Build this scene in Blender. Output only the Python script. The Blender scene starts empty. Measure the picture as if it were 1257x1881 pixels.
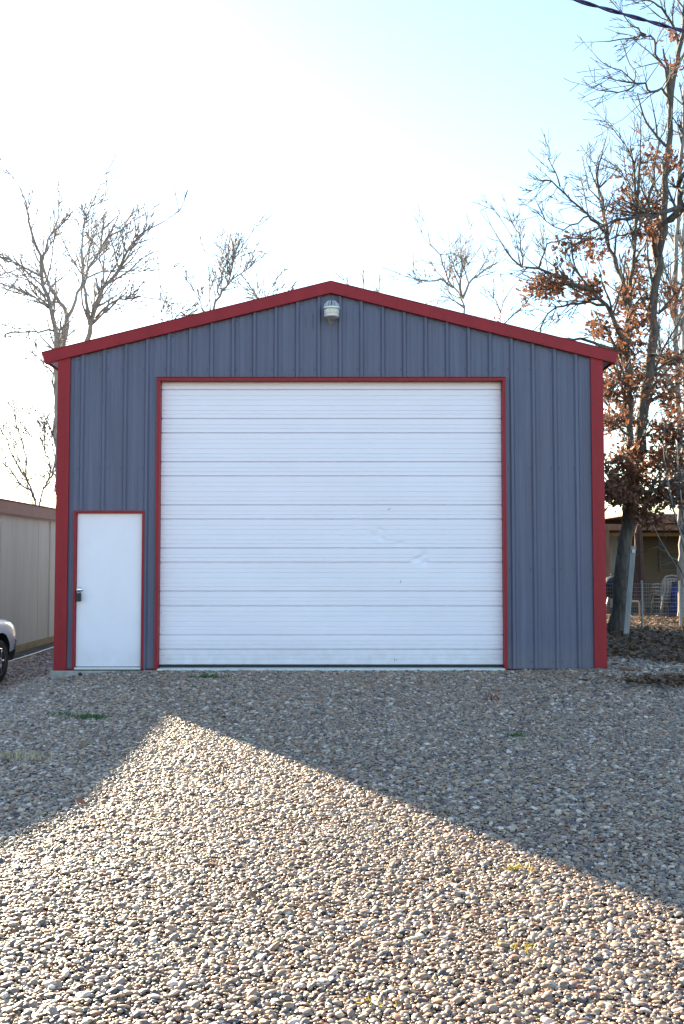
import bpy, bmesh, math, random
import numpy as np
from mathutils import Vector, Matrix

random.seed(7)
R = math.radians
scene = bpy.context.scene
COL = scene.collection

# ------------------------------------------------------------------ camera
F, W_, H_ = 1750.0, 1257.0, 1881.0
D, CH = 13.25, 1.495                       # metres from the barn front, lens height above its slab
PITCH = math.atan(88.0 / F)
cam_d = bpy.data.cameras.new('camera')
cam = bpy.data.objects.new('camera', cam_d); COL.objects.link(cam)
cam.location = (0, -D, CH)
cam.rotation_euler = (math.pi / 2 + PITCH, 0, 0)
cam_d.sensor_fit = 'VERTICAL'; cam_d.sensor_height = 36.0; cam_d.lens = F / H_ * 36.0
cam_d.clip_start = 0.05; cam_d.clip_end = 2000
scene.camera = cam

# ------------------------------------------------------------------ sky, sun, exposure
SUN_EL, SUN_AZ = R(16.2), R(32.3)          # azimuth counted to the left of straight away from the lens
world = bpy.data.worlds.new('World'); scene.world = world; world.use_nodes = True
wn = world.node_tree.nodes; wl = world.node_tree.links
sky = wn.new('ShaderNodeTexSky'); sky.sky_type = 'NISHITA'; sky.sun_disc = False
sky.sun_elevation = SUN_EL; sky.sun_rotation = -SUN_AZ
sky.air_density = 1.3; sky.dust_density = 0.35; sky.ozone_density = 2.9
bg = wn['Background']; bg.inputs['Strength'].default_value = 0.07
wl.new(sky.outputs['Color'], bg.inputs['Color'])
sun_d = bpy.data.lights.new('sun', 'SUN'); sun_d.energy = 5.0; sun_d.angle = R(0.7); sun_d.color = (1.0, 0.83, 0.56)
sun = bpy.data.objects.new('sun', sun_d); COL.objects.link(sun)
to_sun = Vector((-math.sin(SUN_AZ) * math.cos(SUN_EL), math.cos(SUN_AZ) * math.cos(SUN_EL), math.sin(SUN_EL)))
sun.rotation_euler = to_sun.to_track_quat('Z', 'Y').to_euler()
sun.location = (-20, 30, 20)
vs = scene.view_settings
vs.view_transform = 'Standard'; vs.look = 'None'; vs.gamma = 1.0; vs.exposure = 2.8
scene.cycles.max_bounces = 8; scene.cycles.use_denoising = True
scene.cycles.caustics_reflective = False; scene.cycles.caustics_refractive = False

# ------------------------------------------------------------------ helpers
def at(px, py, dist):
    """world point seen at a photo pixel, at a known distance (metres along +y) from the lens"""
    xr, yr = (px - W_ / 2) / F, (H_ / 2 - py) / F
    d = Vector((xr, math.cos(PITCH) - yr * math.sin(PITCH), math.sin(PITCH) + yr * math.cos(PITCH)))
    t = dist / d.y
    return Vector((d.x * t, -D + dist, CH + d.z * t))

def tag(o, label=None, cat=None, group=None, kind=None):
    if label: o['label'] = label
    if cat: o['category'] = cat
    if group: o['group'] = group
    if kind: o['kind'] = kind
    return o

def empty(name, loc, label, cat, group=None, rz=0.0):
    o = bpy.data.objects.new(name, None); COL.objects.link(o)
    o.location = loc; o.rotation_euler = (0, 0, rz); o.empty_display_size = 0.1
    return tag(o, label, cat, group)

class MB:
    """collects shapes; build() links them as one mesh object"""
    def __init__(s): s.v = []; s.f = []; s.m = []; s.cur = 0
    def add(s, vs_, fs_, mi=None):
        b = len(s.v); s.v.extend([tuple(v) for v in vs_])
        s.f.extend([tuple(i + b for i in f) for f in fs_]); s.m.extend([s.cur if mi is None else mi] * len(fs_))
    def box(s, a, b, mi=None):
        x0, y0, z0 = a; x1, y1, z1 = b
        s.add([(x0,y0,z0),(x1,y0,z0),(x1,y1,z0),(x0,y1,z0),(x0,y0,z1),(x1,y0,z1),(x1,y1,z1),(x0,y1,z1)],
              [(0,3,2,1),(4,5,6,7),(0,1,5,4),(1,2,6,5),(2,3,7,6),(3,0,4,7)], mi)
    def prism(s, poly, y0, y1, mi=None):
        """polygon in x,z pulled along y"""
        n = len(poly)
        vs_ = [(x, y0, z) for x, z in poly] + [(x, y1, z) for x, z in poly]
        s.add(vs_, [tuple(range(n)), tuple(range(2*n-1, n-1, -1))] + [(i, i+n, (i+1)%n+n, (i+1)%n) for i in range(n)], mi)
    def tube(s, pts, rs, sides=6, mi=None, cap=True):
        pts = [Vector(p) for p in pts]; n = len(pts); ring = []
        prev = None
        for i, p in enumerate(pts):
            d = (pts[min(i+1, n-1)] - pts[max(i-1, 0)])
            if d.length < 1e-9: d = Vector((0, 0, 1))
            d.normalize()
            if prev is None:
                a = d.orthogonal().normalized()
            else:
                a = prev - d * prev.dot(d)
                a = a.normalized() if a.length > 1e-6 else d.orthogonal().normalized()
            prev = a; b = d.cross(a); r = rs[i] if hasattr(rs, '__len__') else rs
            for k in range(sides):
                t = 2 * math.pi * k / sides
                ring.append(p + (a * math.cos(t) + b * math.sin(t)) * r)
        fs_ = []
        for i in range(n - 1):
            for k in range(sides):
                k2 = (k + 1) % sides
                fs_.append((i*sides+k, i*sides+k2, (i+1)*sides+k2, (i+1)*sides+k))
        if cap:
            fs_.append(tuple(range(sides-1, -1, -1))); fs_.append(tuple((n-1)*sides + k for k in range(sides)))
        s.add(ring, fs_, mi)
    def lathe(s, prof, c=(0, 0, 0), axis='z', sides=24, mi=None):
        """prof = list of (radius, height)"""
        vs_ = []
        for r, h in prof:
            for k in range(sides):
                t = 2*math.pi*k/sides; u, w = r*math.cos(t), r*math.sin(t)
                vs_.append((c[0]+u, c[1]+w, c[2]+h) if axis == 'z' else ((c[0]+h, c[1]+u, c[2]+w) if axis == 'x' else (c[0]+w, c[1]+h, c[2]+u)))
        fs_ = []
        for i in range(len(prof)-1):
            for k in range(sides):
                k2 = (k+1) % sides
                fs_.append((i*sides+k, i*sides+k2, (i+1)*sides+k2, (i+1)*sides+k))
        fs_.append(tuple(range(sides-1, -1, -1))); fs_.append(tuple((len(prof)-1)*sides+k for k in range(sides)))
        s.add(vs_, fs_, mi)
    def build(s, name, mats, parent=None, smooth=False, bevel=0.0):
        me = bpy.data.meshes.new(name); me.from_pydata(s.v, [], s.f)
        if not isinstance(mats, (list, tuple)): mats = [mats]
        for m in mats: me.materials.append(m)
        if len(mats) > 1: me.polygons.foreach_set('material_index', s.m)
        if smooth: me.polygons.foreach_set('use_smooth', [True] * len(me.polygons))
        me.update()
        o = bpy.data.objects.new(name, me); COL.objects.link(o)
        if parent: o.parent = parent
        if bevel:
            bv = o.modifiers.new('bevel', 'BEVEL'); bv.width = bevel; bv.segments = 2; bv.limit_method = 'ANGLE'
        return o

def copy_thing(o, parent=None):
    c = o.copy(); COL.objects.link(c)
    if parent: c.parent = parent
    for ch in [k for k in bpy.data.objects if k.parent == o]: copy_thing(ch, c)
    return c

def material(name, color, rough=0.6, metal=0.0, vary=0.0, scale=(4, 4, 4), detail=4.0, color2=None, bump=0.0, bscale=None,
             spec=0.5, translucent=0.0, coat=0.0, dust=0.0):
    m = bpy.data.materials.new(name); m.use_nodes = True
    n, l = m.node_tree.nodes, m.node_tree.links; p = n['Principled BSDF']
    p.inputs['Base Color'].default_value = (*color, 1); p.inputs['Roughness'].default_value = rough
    p.inputs['Metallic'].default_value = metal; p.inputs['Specular IOR Level'].default_value = spec
    p.inputs['Coat Weight'].default_value = coat
    tc = n.new('ShaderNodeTexCoord')
    if vary > 0 or color2:
        mp = n.new('ShaderNodeMapping'); mp.inputs['Scale'].default_value = scale; l.new(tc.outputs['Object'], mp.inputs['Vector'])
        nz = n.new('ShaderNodeTexNoise'); nz.inputs['Scale'].default_value = 1.0; nz.inputs['Detail'].default_value = detail
        nz.inputs['Roughness'].default_value = 0.65; l.new(mp.outputs['Vector'], nz.inputs['Vector'])
        rp = n.new('ShaderNodeValToRGB'); rp.color_ramp.elements[0].position = 0.3; rp.color_ramp.elements[1].position = 0.7
        c2 = color2 or tuple(c * (1 - vary) for c in color); c1 = color if color2 else tuple(min(1, c * (1 + vary)) for c in color)
        rp.color_ramp.elements[0].color = (*c2, 1); rp.color_ramp.elements[1].color = (*c1, 1)
        l.new(nz.outputs['Fac'], rp.inputs['Fac']); l.new(rp.outputs['Color'], p.inputs['Base Color'])
    if dust > 0:                                   # dried mud splashed up from the gravel
        src = p.inputs['Base Color'].links[0].from_socket
        sz = n.new('ShaderNodeSeparateXYZ'); l.new(tc.outputs['Object'], sz.inputs[0])
        dn = n.new('ShaderNodeTexNoise'); dn.inputs['Scale'].default_value = 9; dn.inputs['Detail'].default_value = 7; l.new(tc.outputs['Object'], dn.inputs['Vector'])
        hm = n.new('ShaderNodeMapRange'); hm.inputs['From Min'].default_value = 0.42; hm.inputs['From Max'].default_value = 0.0
        l.new(sz.outputs['Z'], hm.inputs['Value'])
        ml = n.new('ShaderNodeMath'); ml.operation = 'MULTIPLY'; l.new(hm.outputs[0], ml.inputs[0]); l.new(dn.outputs['Fac'], ml.inputs[1])
        m3 = n.new('ShaderNodeMath'); m3.operation = 'MULTIPLY'; m3.inputs[1].default_value = dust; l.new(ml.outputs[0], m3.inputs[0])
        md = n.new('ShaderNodeMix'); md.data_type = 'RGBA'; l.new(m3.outputs[0], md.inputs['Factor']); l.new(src, md.inputs[6]); md.inputs[7].default_value = (0.30, 0.25, 0.19, 1)
        l.new(md.outputs[2], p.inputs['Base Color'])
    if bump > 0:
        mp2 = n.new('ShaderNodeMapping'); mp2.inputs['Scale'].default_value = bscale or scale; l.new(tc.outputs['Object'], mp2.inputs['Vector'])
        nb = n.new('ShaderNodeTexNoise'); nb.inputs['Scale'].default_value = 1.0; nb.inputs['Detail'].default_value = 5
        l.new(mp2.outputs['Vector'], nb.inputs['Vector'])
        bp = n.new('ShaderNodeBump'); bp.inputs['Strength'].default_value = 1.0; bp.inputs['Distance'].default_value = bump
        l.new(nb.outputs['Fac'], bp.inputs['Height']); l.new(bp.outputs['Normal'], p.inputs['Normal'])
    if translucent > 0:
        tr = n.new('ShaderNodeBsdfTranslucent'); mx = n.new('ShaderNodeMixShader'); mx.inputs[0].default_value = translucent
        tr.inputs['Color'].default_value = (*[min(1, c * 1.3) for c in color], 1)
        if vary > 0 or color2: l.new(rp.outputs['Color'], tr.inputs['Color'])
        out = n['Material Output']; l.new(p.outputs[0], mx.inputs[1]); l.new(tr.outputs[0], mx.inputs[2]); l.new(mx.outputs[0], out.inputs['Surface'])
    return m

M = {}
M['wall'] = material('slate_blue_metal', (0.097, 0.106, 0.172), 0.45, vary=0.16, scale=(9, 9, 0.5), spec=0.35, dust=0.3, bump=0.004, bscale=(3.5, 3.5, 1.6))
M['red'] = material('barn_red_metal', (0.265, 0.015, 0.024), 0.5, spec=0.25, vary=0.10, scale=(5, 5, 1.2), bump=0.002, bscale=(5, 5, 2))
M['door'] = material('white_ribbed_steel', (0.79, 0.765, 0.87), 0.36, vary=0.02, scale=(1.2, 1, 2), dust=0.6, bump=0.003, bscale=(0.8, 1, 1.6))
M['flat_door'] = material('white_painted_steel', (0.78, 0.76, 0.86), 0.40, vary=0.03, scale=(3, 3, 2), dust=0.35, bump=0.0012, bscale=(5, 5, 4))
M['rubber'] = material('black_rubber', (0.018, 0.019, 0.022), 0.7, vary=0.3, scale=(12, 12, 12))
M['screw'] = material('dark_screw', (0.04, 0.045, 0.06), 0.5, metal=0.4, vary=0.2)
M['concrete'] = material('concrete', (0.42, 0.40, 0.37), 0.9, color2=(0.24, 0.22, 0.20), scale=(5, 5, 9), bump=0.006, bscale=(30, 30, 30))
M['chrome'] = material('chrome', (0.75, 0.76, 0.78), 0.12, metal=1.0, vary=0.05)
M['alu'] = material('cast_aluminium', (0.62, 0.64, 0.66), 0.42, metal=0.35, vary=0.1, scale=(20, 20, 20))
M['lens'] = material('prismatic_lens', (0.62, 0.60, 0.52), 0.25, vary=0.2, scale=(60, 60, 4), bump=0.003, bscale=(140, 140, 10))
M['straw'] = material('straw', (0.34, 0.27, 0.16), 0.9, vary=0.3, scale=(30, 30, 30))
M['shedwall'] = material('weathered_tan_panel', (0.66, 0.60, 0.485), 0.85, color2=(0.57, 0.515, 0.42), scale=(2.5, 2.5, 0.35), bump=0.004, bscale=(3, 5, 1))
M['shedtrim'] = material('brownish_red_trim', (0.21, 0.065, 0.06), 0.6, vary=0.2, scale=(3, 3, 3))
M['shedbase'] = material('ochre_board', (0.36, 0.25, 0.11), 0.85, vary=0.3, scale=(3, 3, 3))
M['roofmetal'] = material('roof_metal', (0.45, 0.45, 0.45), 0.5, metal=0.3, vary=0.1)
M['truck'] = material('white_car_paint', (0.80, 0.82, 0.86), 0.28, metal=0.0, vary=0.03, coat=0.7)
M['glass'] = material('dark_glass', (0.015, 0.018, 0.02), 0.05, vary=0.2, spec=0.7)
M['tyre'] = material('tyre_rubber', (0.017, 0.017, 0.018), 0.85, vary=0.3, scale=(10, 10, 10), bump=0.002, bscale=(60, 60, 60))
M['black'] = material('black_plastic', (0.014, 0.015, 0.017), 0.55, vary=0.3, scale=(20, 20, 20))
M['lamp_red'] = material('red_lamp', (0.35, 0.02, 0.015), 0.2, vary=0.1)
M['lamp_clear'] = material('clear_lamp', (0.75, 0.76, 0.78), 0.08, vary=0.1)
M['bark_pale'] = material('pale_bark', (0.30, 0.295, 0.28), 0.95, color2=(0.16, 0.125, 0.115), scale=(6, 6, 1.4), bump=0.01, bscale=(18, 18, 5))
M['bark'] = material('oak_bark', (0.15, 0.13, 0.115), 0.95, color2=(0.045, 0.04, 0.037), scale=(14, 14, 4.0), bump=0.03, bscale=(22, 22, 6))
M['twig'] = material('twig_bark', (0.085, 0.078, 0.075), 0.9, vary=0.25, scale=(3, 3, 3))
M['leaf'] = material('dry_oak_leaf', (0.25, 0.105, 0.055), 0.65, color2=(0.105, 0.05, 0.033), scale=(3, 3, 3), translucent=0.32)
M['litter'] = material('fallen_leaf', (0.24, 0.145, 0.085), 0.8, color2=(0.10, 0.055, 0.032), scale=(9, 9, 9), translucent=0.12)
M['wood_old'] = material('grey_timber', (0.33, 0.33, 0.33), 0.85, color2=(0.19, 0.19, 0.195), scale=(14, 14, 1.2), bump=0.004, bscale=(40, 40, 4))
M['wood_brown'] = material('brown_timber', (0.17, 0.085, 0.055), 0.8, vary=0.3, scale=(12, 12, 1.5))
M['siding'] = material('tan_siding', (0.10, 0.072, 0.048), 0.75, vary=0.12, scale=(1, 1, 4))
M['wire'] = material('black_cable', (0.03, 0.022, 0.11), 0.5, vary=0.2, scale=(4, 4, 4))
M['galv'] = material('galvanised_wire', (0.42, 0.43, 0.45), 0.5, metal=0.5, vary=0.15)
M['plastic_white'] = material('white_plastic', (0.22, 0.195, 0.19), 0.55, vary=0.2, scale=(5, 5, 5))
M['plastic_blue'] = material('blue_plastic', (0.02, 0.045, 0.20), 0.5, vary=0.1, scale=(4, 4, 4))
M['canvas'] = material('brown_canvas', (0.06, 0.03, 0.024), 0.9, vary=0.25, scale=(14, 14, 2))
M['weed'] = material('weed_green', (0.06, 0.13, 0.035), 0.7, vary=0.35, scale=(20, 20, 20), translucent=0.2)
M['weed_yellow'] = material('weed_yellow', (0.34, 0.28, 0.05), 0.7, vary=0.3, scale=(20, 20, 20), translucent=0.2)
M['weed_red'] = material('weed_red', (0.20, 0.07, 0.04), 0.8, vary=0.3, scale=(20, 20, 20), translucent=0.2)
M['dry'] = material('dry_grass', (0.46, 0.37, 0.24), 0.85, vary=0.25, scale=(20, 20, 20), translucent=0.2)

# ------------------------------------------------------------------ ground
def sstep(a, b, x):
    t = min(1.0, max(0.0, (x - a) / (b - a))); return t * t * (3 - 2 * t)
def gz(x, y):
    z = -0.028 - 0.011 * max(0.0, -y - 0.3) * (1 if y > -40 else 0) 
    if y <= -40: z = -0.028 - 0.011 * 39.7
    t = max(0.0, -2.55 - x)
    drop = min(0.44, 0.064 * t * t) if t < 2.4 else min(0.46, 0.064 * 2.4 * 2.4 + 0.03 * (t - 2.4))
    z -= drop * sstep(-9.0, -2.0, y)
    z += 0.028 * sstep(2.3, 3.4, x) * sstep(-2.5, -0.2, y)
    z += 0.012 * math.sin(x * 1.3 + 0.7) * math.sin(y * 0.9) * sstep(-0.3, -1.5, y) if y < -0.3 else 0.0
    return z

def build_ground():
    xs = sorted(set([-300, -150, -80, -45, -28, -18, -13, -10] + [round(-8 + 0.2 * i, 3) for i in range(86)] + [10, 13, 18, 28, 45, 80, 150, 300]))
    ys = sorted(set([-120, -60, -40, -28, -20, -16] + [round(-14 + 0.2 * i, 3) for i in range(121)] + [11, 12, 14, 17, 20, 25, 32, 45, 80, 150, 400]))
    v = [(x, y, gz(x, y) - 0.012) for y in ys for x in xs]; nx = len(xs)
    f = [(j*nx+i, j*nx+i+1, (j+1)*nx+i+1, (j+1)*nx+i) for j in range(len(ys)-1) for i in range(nx-1)]
    g = MB(); g.add(v, f)
    m = bpy.data.materials.new('gravel_bed_and_soil'); m.use_nodes = True
    n, l = m.node_tree.nodes, m.node_tree.links; p = n['Principled BSDF']; p.inputs['Roughness'].default_value = 0.95
    tc = n.new('ShaderNodeTexCoord')
    vo = n.new('ShaderNodeTexVoronoi'); vo.inputs['Scale'].default_value = 34; l.new(tc.outputs['Object'], vo.inputs['Vector'])
    rp = n.new('ShaderNodeValToRGB'); rp.color_ramp.elements[0].color = (0.05, 0.042, 0.036, 1); rp.color_ramp.elements[1].color = (0.20, 0.17, 0.14, 1)
    sep = n.new('ShaderNodeSeparateColor'); l.new(vo.outputs['Color'], sep.inputs[0]); l.new(sep.outputs[0], rp.inputs['Fac'])
    nz = n.new('ShaderNodeTexNoise'); nz.inputs['Scale'].default_value = 3; nz.inputs['Detail'].default_value = 6; l.new(tc.outputs['Object'], nz.inputs['Vector'])
    r2 = n.new('ShaderNodeValToRGB'); r2.color_ramp.elements[0].color = (0.05, 0.036, 0.024, 1); r2.color_ramp.elements[1].color = (0.085, 0.07, 0.048, 1)
    r2.color_ramp.elements[0].position = 0.35; r2.color_ramp.elements[1].position = 0.65; l.new(nz.outputs['Fac'], r2.inputs['Fac'])
    sx = n.new('ShaderNodeSeparateXYZ'); l.new(tc.outputs['Object'], sx.inputs[0])
    ma = n.new('ShaderNodeMath'); ma.operation = 'MULTIPLY_ADD'; ma.inputs[1].default_value = 1.6; l.new(nz.outputs['Fac'], ma.inputs[0]); l.new(sx.outputs['Y'], ma.inputs[2])
    mr = n.new('ShaderNodeMapRange'); mr.inputs['From Min'].default_value = 3.2; mr.inputs['From Max'].default_value = 4.4; l.new(ma.outputs[0], mr.inputs['Value'])
    mx = n.new('ShaderNodeMix'); mx.data_type = 'RGBA'; l.new(mr.outputs[0], mx.inputs['Factor']); l.new(rp.outputs['Color'], mx.inputs[6]); l.new(r2.outputs['Color'], mx.inputs[7])
    l.new(mx.outputs[2], p.inputs['Base Color'])
    bp = n.new('ShaderNodeBump'); bp.inputs['Distance'].default_value = 0.012; l.new(vo.outputs['Distance'], bp.inputs['Height']); bp.invert = True; l.new(bp.outputs['Normal'], p.inputs['Normal'])
    o = g.build('ground', m, smooth=True); tag(o, kind='structure')
build_ground()

# ------------------------------------------------------------------ the metal barn
def fx(px, py=1225, d=D): return at(px, py, d).x
def fz(py, d=D): return at(W_ / 2, py, d).z
XL, XR = fx(100), fx(1114)
XC = (fx(608, 540))
WL, WR = XL + 0.012, XR - 0.012
SL = 0.25                                       # roof slope 3 in 12
RIDGE = fz(519)                                 # top of the rake trim at the ridge
def rake_top(x): return RIDGE - SL * abs(x - XC)
RAKE_H = 0.165
def wall_top(x): return rake_top(x) - RAKE_H + 0.05
LEN = 12.2                                      # depth of the barn
BDL, BDR, BDT = fx(290.5), fx(926.5), fz(700)   # big door opening
WDL, WDR, WDT = fx(138), fx(259.5), fz(942.5)   # walk-door opening
RIBP = (fx(703.8, 640) - fx(664.5, 640)); RIB0 = fx(664.5, 640)

def rib_profile(a, b, start, pitch):
    """(x, out) pairs of the ribbed sheet between a and b"""
    pts = [(a, 0.0), (b, 0.0)]
    k = int((a - start) / pitch) - 2
    while start + k * pitch < b + pitch:
        c = start + k * pitch
        for dx, h in ((-0.037, 0), (-0.016, 0.031), (0.016, 0.031), (0.037, 0)): pts.append((c + dx, h))
        for q in (0.345, 0.655):
            for dx, h in ((-0.022, 0), (-0.010, 0.0045), (0.010, 0.0045), (0.022, 0)): pts.append((c + q * pitch + dx, h))
        k += 1
    pts = sorted(p for p in pts if a <= p[0] <= b)
    return pts
def prof_at(pts, x):
    for (x0, h0), (x1, h1) in zip(pts, pts[1:]):
        if x0 <= x <= x1: return h0 if x1 == x0 else h0 + (h1 - h0) * (x - x0) / (x1 - x0)
    return 0.0

barn = empty('metal_barn', (XC, 0, 0), 'slate blue ribbed metal garage with red trim and a low gable roof', 'garage')
def bpart(mb, name, mats, parent=None, **k):
    o = mb.build(name, mats, None, **k)
    if parent is None:
        o.parent = barn; o.matrix_parent_inverse = Matrix.Translation((-XC, 0, 0))
    else:
        o.parent = parent; 
    return o

def front_wall():
    mb = MB()
    P = rib_profile(WL, WR, RIB0, RIBP)
    xs = sorted(set([round(x, 5) for x, _ in P] + [round(v, 5) for v in (BDL, BDR, WDL, WDR, XC)]))
    for a, b in zip(xs, xs[1:]):
        mid = (a + b) / 2; z0 = -0.005
        if BDL < mid < BDR: z0 = BDT
        elif WDL < mid < WDR: z0 = WDT
        ya, yb = -prof_at(P, a), -prof_at(P, b)
        mb.add([(a, ya, z0), (b, yb, z0), (b, yb, wall_top(b)), (a, ya, wall_top(a))], [(0, 1, 2, 3)], 0)
    # screws in rows along the girts, one each side of every rib
    k0 = int((WL - RIB0) / RIBP) - 1
    rows = [fz(679), fz(861), fz(1046), fz(1216)]
    for k in range(k0, k0 + 32):
        for s in (-1, 1):
            x = RIB0 + k * RIBP + s * 0.056
            if not (WL + 0.16 < x < WR - 0.16): continue
            for z in rows + [wall_top(x) - 0.10]:
                if BDL - .05 < x < BDR + .05 and z < BDT + .06: continue
                if WDL - .05 < x < WDR + .05 and z < WDT + .06: continue
                if s == 1 and k % 3: continue
                mb.lathe([(0.0085, 0.001), (0.0085, -0.003), (0.005, -0.004), (0.005, -0.008)], (x, 0, z), 'y', 8, 1)
    # thin dark scratches beside the lamp
    for px, y0, y1 in ((562, 580, 601), (575.5, 578, 603), (637.5, 576, 602), (651, 580, 603)):
        a, b = at(px, y0, D), at(px, y1, D)
        mb.box((a.x - .0035, -0.0035, b.z), (a.x + .0035, -0.001, a.z), 1)
    bpart(mb, 'front_wall', [M['wall'], M['screw']])
front_wall()

def side_walls():
    for X, s in ((WL, -1), (WR, 1)):
        mb = MB(); P = rib_profile(0.0, LEN, 0.15, 0.305)
        zt = rake_top(X) - 0.10
        for (a, ha), (b, hb) in zip(P, P[1:]):
            mb.add([(X + s*ha*0.35, a, -0.005), (X + s*hb*0.35, b, -0.005), (X + s*hb*0.35, b, zt), (X + s*ha*0.35, a, zt)], [(0, 1, 2, 3)])
        bpart(mb, 'side_wall', M['wall'])
    mb = MB(); mb.add([(WL, LEN, 0), (WR, LEN, 0), (WR, LEN, wall_top(WR)), (XC, LEN, wall_top(XC)), (WL, LEN, wall_top(WL))], [(0, 1, 2, 3, 4)])
    bpart(mb, 'rear_wall', M['wall'])
side_walls()

EO = 0.225                                       # eave overhang
XEL, XER = fx(80, 648), fx(1133.5, 652)
def roof():
    mb = MB(); P = rib_profile(-0.02, LEN + 0.1, 0.12, 0.305)
    for X in (XEL, XER):
        for (a, ha), (b, hb) in zip(P, P[1:]):
            zr, ze = rake_top(XC) - 0.045, rake_top(X) - 0.045
            mb.add([(XC, a, zr+ha), (XC, b, zr+hb), (X, b, ze+hb), (X, a, ze+ha)], [(0, 1, 2, 3)])
    mb.prism([(XEL+.02, rake_top(XEL)-.07), (XC, rake_top(XC)-.08), (XER-.02, rake_top(XER)-.07), (XER-.02, rake_top(XER)-.085), (XC, rake_top(XC)-.095), (XEL+.02, rake_top(XEL)-.085)], 0.01, LEN)
    bpart(mb, 'roof', M['roofmetal'])
    for s, X in ((-1, XEL), (1, XER)):           # one rake trim per slope; ends cut square to the slope
        mb = MB(); cut = RAKE_H * SL
        zt, zr = rake_top(X), rake_top(XC)
        Xb = X - s * cut
        poly = [(X, zt), (XC, zr), (XC, zr - RAKE_H), (Xb, rake_top(Xb) - RAKE_H)]
        mb.prism(poly if s < 0 else poly[::-1], -0.075, 0.02)
        mb.prism([(p[0], p[1]) for p in ([(X + .0, zt+.006), (XC, zr+.006), (XC, zr + .001), (X, zt+.001)] if s < 0 else [(X, zt+.001), (XC, zr+.001), (XC, zr+.006), (X, zt+.006)])], -0.085, 0.12)
        for k in range(9):
            x = XC + s * (0.2 + k * 0.46)
            mb.lathe([(0.008, 0.0), (0.008, -0.004), (0.005, -0.008)], (x, -0.075, rake_top(x) - RAKE_H + 0.022), 'y', 8, 1)
        bpart(mb, 'rake_trim', [M['red'], M['screw']])
        mb = MB()                                 # eave trim running back along the roof edge
        mb.box((X - (0.0 if s < 0 else 0.012), 0.022, rake_top(X) - 0.115), (X + (0.012 if s < 0 else 0.0), LEN, rake_top(X) - 0.045))
        bpart(mb, 'eave_trim', M['red'])
roof()

def trims():
    for s, X in ((-1, XL), (1, XR)):             # corner trim: a folded face with a raised hem
        mb = MB(); wdt = 0.17; zt = wall_top(X - s * 0.1) - 0.02
        xo, xi = X, X - s * wdt
        a, b = min(xo, xi), max(xo, xi)
        mb.box((a, -0.042, -0.012), (b, -0.004, zt))
        h0, h1 = (xi - s*0.002, xi + s*0.052)
        mb.box((min(h0, h1), -0.047, -0.010), (max(h0, h1), -0.0425, zt - .004))
        mb.box((X - s*0.02, -0.003, -0.012) if s > 0 else (X, -0.003, -0.012), (X, 0.15, zt) if s > 0 else (X + 0.02, 0.15, zt))
        for k in range(8):
            mb.lathe([(0.008, 0.0), (0.008, -0.004), (0.005, -0.008)], (X - s * 0.085, -0.042, 0.22 + k * 0.5), 'y', 8, 1)
        bpart(mb, 'corner_trim', [M['red'], M['screw']])
    for a, b in ((XL - .01, WDL - 0.04), (WDR + 0.04, BDL - .07), (BDR + 0.07, XR + .01)):   # base trim under the sheet
        mb = MB(); mb.box((a, -0.050, -0.026), (b, 0.02, -0.0135)); bpart(mb, 'base_trim', M['red'])
    # trim round the big opening: face plus a deep return
    T = 0.044
    mb = MB()
    mb.box((BDL - T, -0.046, -0.012), (BDL, 0.085, BDT)); mb.box((BDR, -0.046, -0.012), (BDR + T, 0.085, BDT))
    mb.box((BDL - T, -0.046, BDT + .0005), (BDR + T, 0.085, BDT + T))
    mb.box((BDL - T - .01, -0.058, BDT + T + .0005), (BDR + T + .01, 0.02, BDT + T + 0.006))
    bpart(mb, 'door_trim', M['red'], bevel=0.003)
    mb = MB(); T = 0.033
    mb.box((WDL - T, -0.046, -0.012), (WDL, 0.05, WDT)); mb.box((WDR, -0.046, -0.012), (WDR + T, 0.05, WDT))
    mb.box((WDL - T, -0.046, WDT + .0005), (WDR + T, 0.05, WDT + T))
    bpart(mb, 'door_trim', M['red'], bevel=0.003)
    mb = MB(); mb.box((XL - 0.03, -0.055, -0.75), (XR + 0.03, LEN, -0.027))
    bpart(mb, 'slab', M['concrete'], bevel=0.008)
    mb = MB(); mb.box((BDL + .002, -0.10, -0.026), (BDR - .002, 0.16, 0.002))
    bpart(mb, 'threshold', material('pale_concrete', (0.62, 0.61, 0.58), 0.85, vary=0.12, scale=(6, 6, 6)), bevel=0.006)
trims()

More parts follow.
